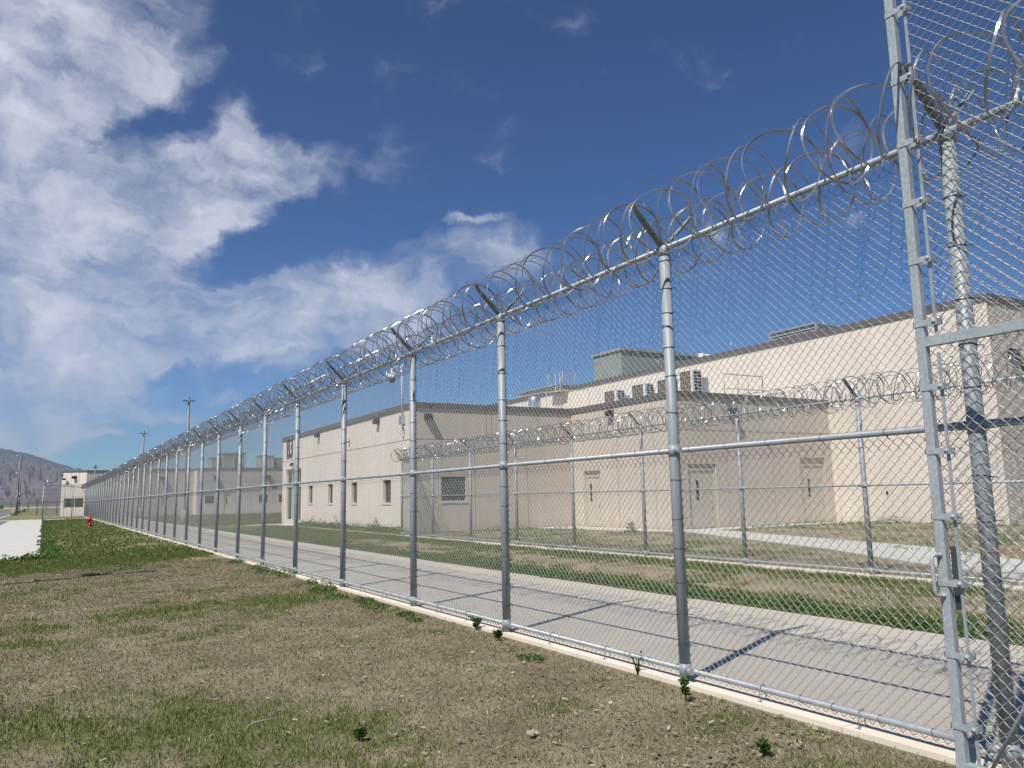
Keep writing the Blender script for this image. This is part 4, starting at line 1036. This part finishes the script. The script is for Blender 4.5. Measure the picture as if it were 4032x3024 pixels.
def weed_cloud(n_leaf, cx, cy, rx, ry, h, seed, leaf=.03, z0=-.02):
    """leafy clump : stems' leaves spread over a low dome"""
    rg = np.random.default_rng(seed)
    a = rg.uniform(0, 2 * np.pi, n_leaf); r = np.sqrt(rg.uniform(0, 1, n_leaf))
    x = cx + rx * r * np.cos(a); y = cy + ry * r * np.sin(a)
    bump = .45 + .9 * fbm(x * 6, y * 6, seed % 50, 3)
    z = z0 + h * np.clip(1.05 - r ** 2, .15, 1) * bump * rg.uniform(.1, 1, n_leaf)
    return np.stack([x, y, z], -1)
def leaves_mesh(name, C, size, seed, mat=None):
    rg = np.random.default_rng(seed); n = len(C)
    d = rg.normal(0, 1, (n, 3)); d[:, 2] = np.abs(d[:, 2]) * .6; d /= np.linalg.norm(d, axis=1)[:, None]
    e = np.cross(d, rg.normal(0, 1, (n, 3))); e /= np.linalg.norm(e, axis=1)[:, None]
    s = size * rg.uniform(.5, 1.3, n)[:, None]
    V = np.stack([C, C + d * s * .5 + e * s * .28, C + d * s, C + d * s * .5 - e * s * .28], 1).reshape(-1, 3)
    F = np.arange(n * 4).reshape(-1, 4)
    me = np_mesh(name, V, F, mat or M['leaf'])
    at = me.attributes.new('tint', 'FLOAT', 'POINT'); at.data.foreach_set('value', np.repeat(rg.uniform(0, 1, n), 4).astype(np.float32))
    return me
# weed strip along the far edge of the walkway
C = []
rg = np.random.default_rng(77); yv = 1.5
while yv < 50:
    den = 1.0 if yv < 16 else .45
    if rg.uniform() < .9 * den + .1:
        tall = rg.uniform() ** 3
        hgt = (.07 + .11 * rg.uniform() + .20 * tall) * (1.0 if yv < 18 else .6)
        C.append(weed_cloud(int(240 * (.5 + hgt * 3) * den), 8.62 + rg.uniform(-.02, .25), yv, rg.uniform(.12, .28), rg.uniform(.15, .35), hgt, int(yv * 100)))
    yv += rg.uniform(.10, .30)
tag(link('weed_strip', leaves_mesh('weed_strip', np.concatenate(C), .045, 5)), 'leafy green weeds crowding the far edge of the concrete walkway', 'weeds', kind='stuff')
C = []; yv = 33.2
while yv < 50:
    C.append(weed_cloud(170, AX - .25, yv, .35, .4, rg.uniform(.22, .42), int(yv * 10))); yv += rg.uniform(.25, .5)
for yv in (36.8, 43, 47.5): C.append(weed_cloud(150, AX - .25, yv, .22, .25, .75, int(yv * 11)))
tag(link('weed_strip', leaves_mesh('weed_strip', np.concatenate(C), .09, 6)), 'weeds growing along the base of the lettered B3 wall', 'weeds', kind='stuff')
C = []
for (x_, y_, n_, s_, h_) in [(13.5, 20, 200, .5, .12), (20.4, 25.2, 260, .25, .55), (30, 23.6, 300, 1.6, .2), (32.5, 22, 300, .8, .3), (32.6, 19.5, 300, .6, .3), (18.5, 31.9, 250, 1.5, .25), (26.8, 23.3, 260, 1.2, .15), (20, 29.5, 200, 1.0, .15)]:
    C.append(weed_cloud(n_, x_, y_, s_, s_, h_, int(x_ * 7 + y_)))
tag(link('weed_strip', leaves_mesh('weed_strip', np.concatenate(C), .08, 8)), 'scattered weeds in the inner yard below the shaded doors', 'weeds', kind='stuff')
C = []
for k in range(60):
    yy_ = 28 + rg.uniform() ** 1.5 * 45; C.append(weed_cloud(60, .15 + rg.uniform(-.15, .3), yy_, .2, .35, rg.uniform(.06, .2), k + 400))
for k in range(26): C.append(weed_cloud(70, rg.uniform(-2.8, 0), 27.9 + rg.uniform(-.1, .1), .2, .15, rg.uniform(.05, .4) ** 1.2, k + 500))
tag(link('weed_strip', leaves_mesh('weed_strip', np.concatenate(C), .08, 9)), 'weeds fringing the end and side of the bright concrete slab', 'weeds', kind='stuff')
# individual weeds by the kerb
def weed_plant(loc, h, n, label, kind='leafy', seed=1):
    o = empty('weed_plant', loc); tag(o, label, 'weed'); rg = np.random.default_rng(seed)
    mb = MB(); C = []
    for k in range(n):
        a = rg.uniform(0, 6.28); le = rg.uniform(.1, .5) * h; hh = h * rg.uniform(.5, 1)
        p0 = Vector((0, 0, -.03)); p1 = Vector((math.cos(a) * le * .4, math.sin(a) * le * .4, hh * .6)); p2 = Vector((math.cos(a) * le, math.sin(a) * le, hh))
        mb.tube([p0, p1, p2], [.004, .003, .0015], 5)
        for q in np.linspace(.25, 1, 9 if kind == 'leafy' else 3):
            c = p0.lerp(p1, min(1, q * 2)) if q < .5 else p1.lerp(p2, (q - .5) * 2)
            for _ in range(3 if kind == 'leafy' else 1): C.append(tuple(c))
    mb.build('stem', M['leaf'], o)
    link('foliage', leaves_mesh('foliage', np.array(C), .045 if kind == 'leafy' else .03, seed), o)
weed_plant((4.38, 4.83, 0), .17, 3, 'small upright leafy weed below the kerb near the nearest full post', 'leafy', 3)
weed_plant((4.66, 5.75, 0), .16, 9, 'thin spiky weed on the kerb left of the nearest full post', 'thin', 4)
weed_plant((4.62, 8.75, 0), .14, 6, 'little leafy weed on the kerb left of the second full post', 'leafy', 5)
weed_plant((4.50, 8.0, 0), .08, 8, 'low weed tuft in the dirt right below the second full post', 'leafy', 6)
weed_plant((3.9, 3.62, 0), .05, 5, 'dark weed tuft at the lower right edge of the lawn', 'leafy', 8)
weed_plant((1.92, 5.35, 0), .05, 5, 'pale leafy rosette in the grass at the bottom of the lawn', 'leafy', 9)
C = []
for (x_, y_, s_, h_) in [(4.45, 12.2, .22, .10), (4.35, 11.5, .25, .07), (4.25, 12.9, .22, .09), (4.5, 14.3, .2, .22), (4.3, 14.0, .25, .1), (4.55, 17.2, .25, .22), (4.4, 18.3, .35, .16), (4.5, 19.5, .25, .14), (4.5, 22, .3, .12), (4.55, 15.4, .15, .12), (4.4, 10.4, .16, .05), (4.3, 9.9, .12, .04), (4.25, 6.9, .14, .03)]:
    C.append(weed_cloud(int(420 * s_ / .25), x_, y_, s_ * .8, s_ * 1.4, h_, int(x_ * 100 + y_ * 10)))
tag(link('weed_patch', leaves_mesh('weed_patch', np.concatenate(C), .035, 12)), 'creeping weeds spilling over the kerb along the fence foot', 'weeds', kind='stuff')
# stone and twig
me = bpy.data.meshes.new('stone')
import bmesh
bm = bmesh.new(); bmesh.ops.create_icosphere(bm, subdivisions=3, radius=.035)
for v_ in bm.verts:
    n_ = v_.co.normalized(); k_ = 1 + .35 * math.sin(n_.x * 5 + 1) * math.cos(n_.y * 4) + .12 * math.sin(n_.z * 9 + n_.x * 7); v_.co = Vector((v_.co.x * k_ * 1.2, v_.co.y * k_ * .9, v_.co.z * k_ * .55))
bm.to_mesh(me); bm.free(); me.materials.append(M['stone'])
tag(link('stone', me, None, (2.93, 4.75, .0)), 'single pale flat stone lying on the dry grass in the foreground', 'stone')
mb = MB(); mb.tube([(0, 0, 0), (.05, .03, .012), (.12, .03, .016), (.17, .06, .01), (.22, .05, .012)], [.003, .0035, .003, .0025, .0015], 5)
tag(mb.build('twig', M['twig'], loc=(1.35, 6.1, -.01)), 'pale bent straw twig on the lawn in the left foreground', 'twig')
# loose straw and wood chips
rg = np.random.default_rng(91); n = 5200
x = rg.uniform(-2, 4.62, n); y = 3.6 + 14 * rg.uniform(0, 1, n) ** 1.8
k = rg.uniform(0, 1, n) < np.clip(.25 + .75 * sstep(1.5, 4, x), 0, 1); x, y = x[k], y[k]; n = len(x)
a = rg.uniform(0, 6.28, n); l = rg.uniform(.006, .022, n); w_ = l * rg.uniform(.25, .8, n)
d1 = np.stack([np.cos(a) * l, np.sin(a) * l, rg.uniform(-.3, .3, n) * l], -1); d2 = np.stack([-np.sin(a) * w_, np.cos(a) * w_, rg.uniform(-.3, .3, n) * w_], -1)
c_ = np.stack([x, y, np.full(n, -.006)], -1)
me = np_mesh('wood_chips', np.stack([c_ - d1 - d2, c_ + d1 - d2, c_ + d1 + d2, c_ - d1 + d2], 1).reshape(-1, 3), np.arange(n * 4).reshape(-1, 4), M['thatch'])
at = me.attributes.new('tint', 'FLOAT', 'POINT'); at.data.foreach_set('value', np.repeat(rg.uniform(.35, 1, n), 4).astype(np.float32))
tag(link('wood_chips', me), 'loose straw flecks and chips littering the dry lawn', 'litter', kind='stuff')

# ------------------------------------------------------------------ haze
HAZE = 9e-5
mb = MB(); mb.box(-5200, 2600, -30, 9400, -6, 720)
m, t, b = new_mat('haze'); t.n.remove(b)
vol = t.N('ShaderNodeVolumePrincipled'); vol.inputs['Color'].default_value = (.74, .83, 1, 1); vol.inputs['Density'].default_value = HAZE
vol.inputs['Anisotropy'].default_value = .2
t.L(vol.outputs[0], t.n['Material Output'].inputs['Volume'])
tag(mb.build('haze', m), kind='stuff', label='pale blue air between the camera and the mountain', cat='haze')

# ------------------------------------------------------------------ sun, sky, camera
SEL = R(54.7); SAZ = R(25.0)
sd = Vector((-math.cos(SAZ) * math.cos(SEL), -math.sin(SAZ) * math.cos(SEL), math.sin(SEL)))
sl = bpy.data.lights.new('sun', 'SUN'); sl.energy = 5.0; sl.angle = R(.53); sl.color = (1, .955, .89)
so = bpy.data.objects.new('sun', sl); COL.objects.link(so); so.rotation_euler = sd.to_track_quat('Z', 'Y').to_euler()

w = bpy.data.worlds.new('World'); scene.world = w; w.use_nodes = True
t = NT(w); bg = t.n['Background']; out = t.n['World Output']
sky = t.N('ShaderNodeTexSky'); sky.sky_type = 'NISHITA'; sky.sun_disc = False; sky.sun_elevation = SEL
sky.sun_rotation = math.atan2(sd.x, sd.y); sky.altitude = 1400; sky.air_density = 1.0; sky.dust_density = .4; sky.ozone_density = 3.0
hs = t.N('ShaderNodeHueSaturation', i_Saturation=1.1, i_Value=.1, i_Color=sky.outputs[0])
gm0 = t.N('ShaderNodeGamma', i_Color=hs.outputs[0], i_Gamma=1.35)
gm = t.N('ShaderNodeMix', data_type='RGBA', blend_type='MULTIPLY', i_0=1., i_6=gm0.outputs[0], i_7=(.50, .84, 1.0, 1))
t.L(gm.outputs[2], bg.inputs[0]); bg.inputs[1].default_value = 1.05
tc = t.N('ShaderNodeTexCoord').outputs['Generated']
sp = t.N('ShaderNodeSeparateXYZ', i_Vector=tc)
az = t.math('ARCTAN2', sp.outputs[0], sp.outputs[1]); el = t.math('ARCSINE', sp.outputs[2])
co = t.N('ShaderNodeCombineXYZ', i_X=az, i_Y=el, i_Z=0.)
wn = t.N('ShaderNodeTexNoise', i_Vector=co.outputs[0], i_Scale=5., i_Detail=7., i_Roughness=.62)
ws = t.N('ShaderNodeVectorMath', operation='SUBTRACT', i_0=wn.outputs['Color'], i_1=(.5, .5, .5))
wm = t.N('ShaderNodeVectorMath', operation='SCALE', i_0=ws.outputs[0], i_Scale=.16)
wp = t.N('ShaderNodeVectorMath', operation='ADD', i_0=co.outputs[0], i_1=wm.outputs[0]).outputs[0]
def ell(cx, cy, ex, ey, minor, wgt):
    a0, e0 = azel(cx, cy); a1, e1 = azel(ex, ey)
    L = math.hypot(a1 - a0, e1 - e0); ang = math.atan2(e1 - e0, a1 - a0)
    mp_ = t.N('ShaderNodeMapping', vector_type='TEXTURE', i_Vector=wp)
    mp_.inputs['Location'].default_value = (a0, e0, 0); mp_.inputs['Rotation'].default_value = (0, 0, ang); mp_.inputs['Scale'].default_value = (L, minor / FPX, 1)
    g_ = t.N('ShaderNodeTexGradient', gradient_type='SPHERICAL', i_Vector=mp_.outputs[0])
    return t.math('MULTIPLY', g_.outputs['Fac'], wgt)
# (centre, end of the long axis, half width, weight) given as directions
EL = [(-250, 100, 700, -150, 620, 2.4), (150, 450, 620, 120, 480, 1.9), (560, 120, 900, -60, 260, 1.4), (-100, 800, 300, 650, 420, 1.6),
      (620, 780, 1350, 500, 250, 2.3), (300, 1050, 950, 900, 260, 2.0), (-150, 1150, 800, 1150, 300, 1.8), (960, 480, 1020, 300, 150, 1.1),
      (1100, 640, 1600, 540, 140, 1.2), (250, 1330, 1500, 1190, 210, 2.2), (-100, 1490, 900, 1420, 260, 2.2), (1500, 1120, 2350, 930, 230, 1.7),
      (1000, 1260, 1900, 1120, 170, 1.5), (1400, 1340, 2050, 1200, 130, 1.2), (-100, 1680, 620, 1620, 210, 2.0), (630, 1590, 860, 1600, 55, 1.1), (880, 1530, 1020, 1550, 40, .8),
      (1870, 868, 2000, 840, 35, .8), (2850, 890, 3050, 850, 150, .85), (3330, 830, 3420, 790, 50, .7), (420, 1700, 560, 1690, 30, .7), (2000, 1330, 2300, 1280, 60, .6),
      (430, 560, 700, 350, 150, -1.1), (260, 880, 420, 820, 110, -.9), (880, 960, 1150, 900, 60, -.6), (1350, 900, 1800, 850, 180, -.7), (650, 1200, 800, 1180, 70, -1.1), (300, 1260, 420, 1250, 50, -.8), (330, 1640, 480, 1560, 60, -.5)]
acc = None
for e_ in EL:
    v_ = ell(*e_); acc = v_ if acc is None else t.math('ADD', acc, v_)
# fibrous texture : stretched up-and-right
m1 = t.N('ShaderNodeMapping', i_Vector=wp); m1.inputs['Rotation'].default_value = (0, 0, R(-24)); m1.inputs['Scale'].default_value = (5, 17, 1)
f1 = t.N('ShaderNodeTexNoise', i_Vector=m1.outputs[0], i_Scale=1., i_Detail=9., i_Roughness=.60).outputs[0]
f2 = t.N('ShaderNodeTexNoise', i_Vector=wp, i_Scale=9., i_Detail=10., i_Roughness=.62).outputs[0]
ff = t.math('ADD', t.math('MULTIPLY', f1, .5), t.math('MULTIPLY', f2, .5))
dn = t.math('ADD', t.math('MINIMUM', acc, 1.15), t.math('MULTIPLY', t.math('SUBTRACT', ff, .5), 4.2))
mr = t.N('ShaderNodeMapRange', interpolation_type='SMOOTHSTEP', i_Value=dn, i_From_Min=.12, i_From_Max=1.75)
cov = t.math('MULTIPLY', mr.outputs[0], .93)
# faint veil low in the sky
cr = t.ramp(t.math('ADD', t.math('MULTIPLY', f2, .45), t.math('MULTIPLY', dn, .33)), [(.15, (.36, .42, .56)), (.5, (.52, .565, .68)), (.85, (.72, .74, .84))])
b2 = t.N('ShaderNodeBackground', i_Color=cr, i_Strength=.93)
mx = t.N('ShaderNodeMixShader', i_0=cov, i_1=bg.outputs[0], i_2=b2.outputs[0])
t.L(mx.outputs[0], out.inputs[0])

cam = bpy.data.cameras.new('camera'); co_ = bpy.data.objects.new('camera', cam); COL.objects.link(co_)
cam.sensor_fit = 'HORIZONTAL'; cam.sensor_width = 36; cam.lens = FPX / 4032 * 36; cam.clip_start = .05; cam.clip_end = 30000
Rm = Matrix((RT, UP, -FW)).transposed().to_4x4(); co_.matrix_world = Matrix.Translation((0, 0, 1.594)) @ Rm
scene.camera = co_
scene.view_settings.view_transform = 'Standard'; scene.view_settings.look = 'None'; scene.view_settings.exposure = .15; scene.view_settings.gamma = 1
scene.cycles.max_bounces = 6; scene.cycles.volume_bounces = 0; scene.cycles.diffuse_bounces = 3; scene.cycles.glossy_bounces = 3
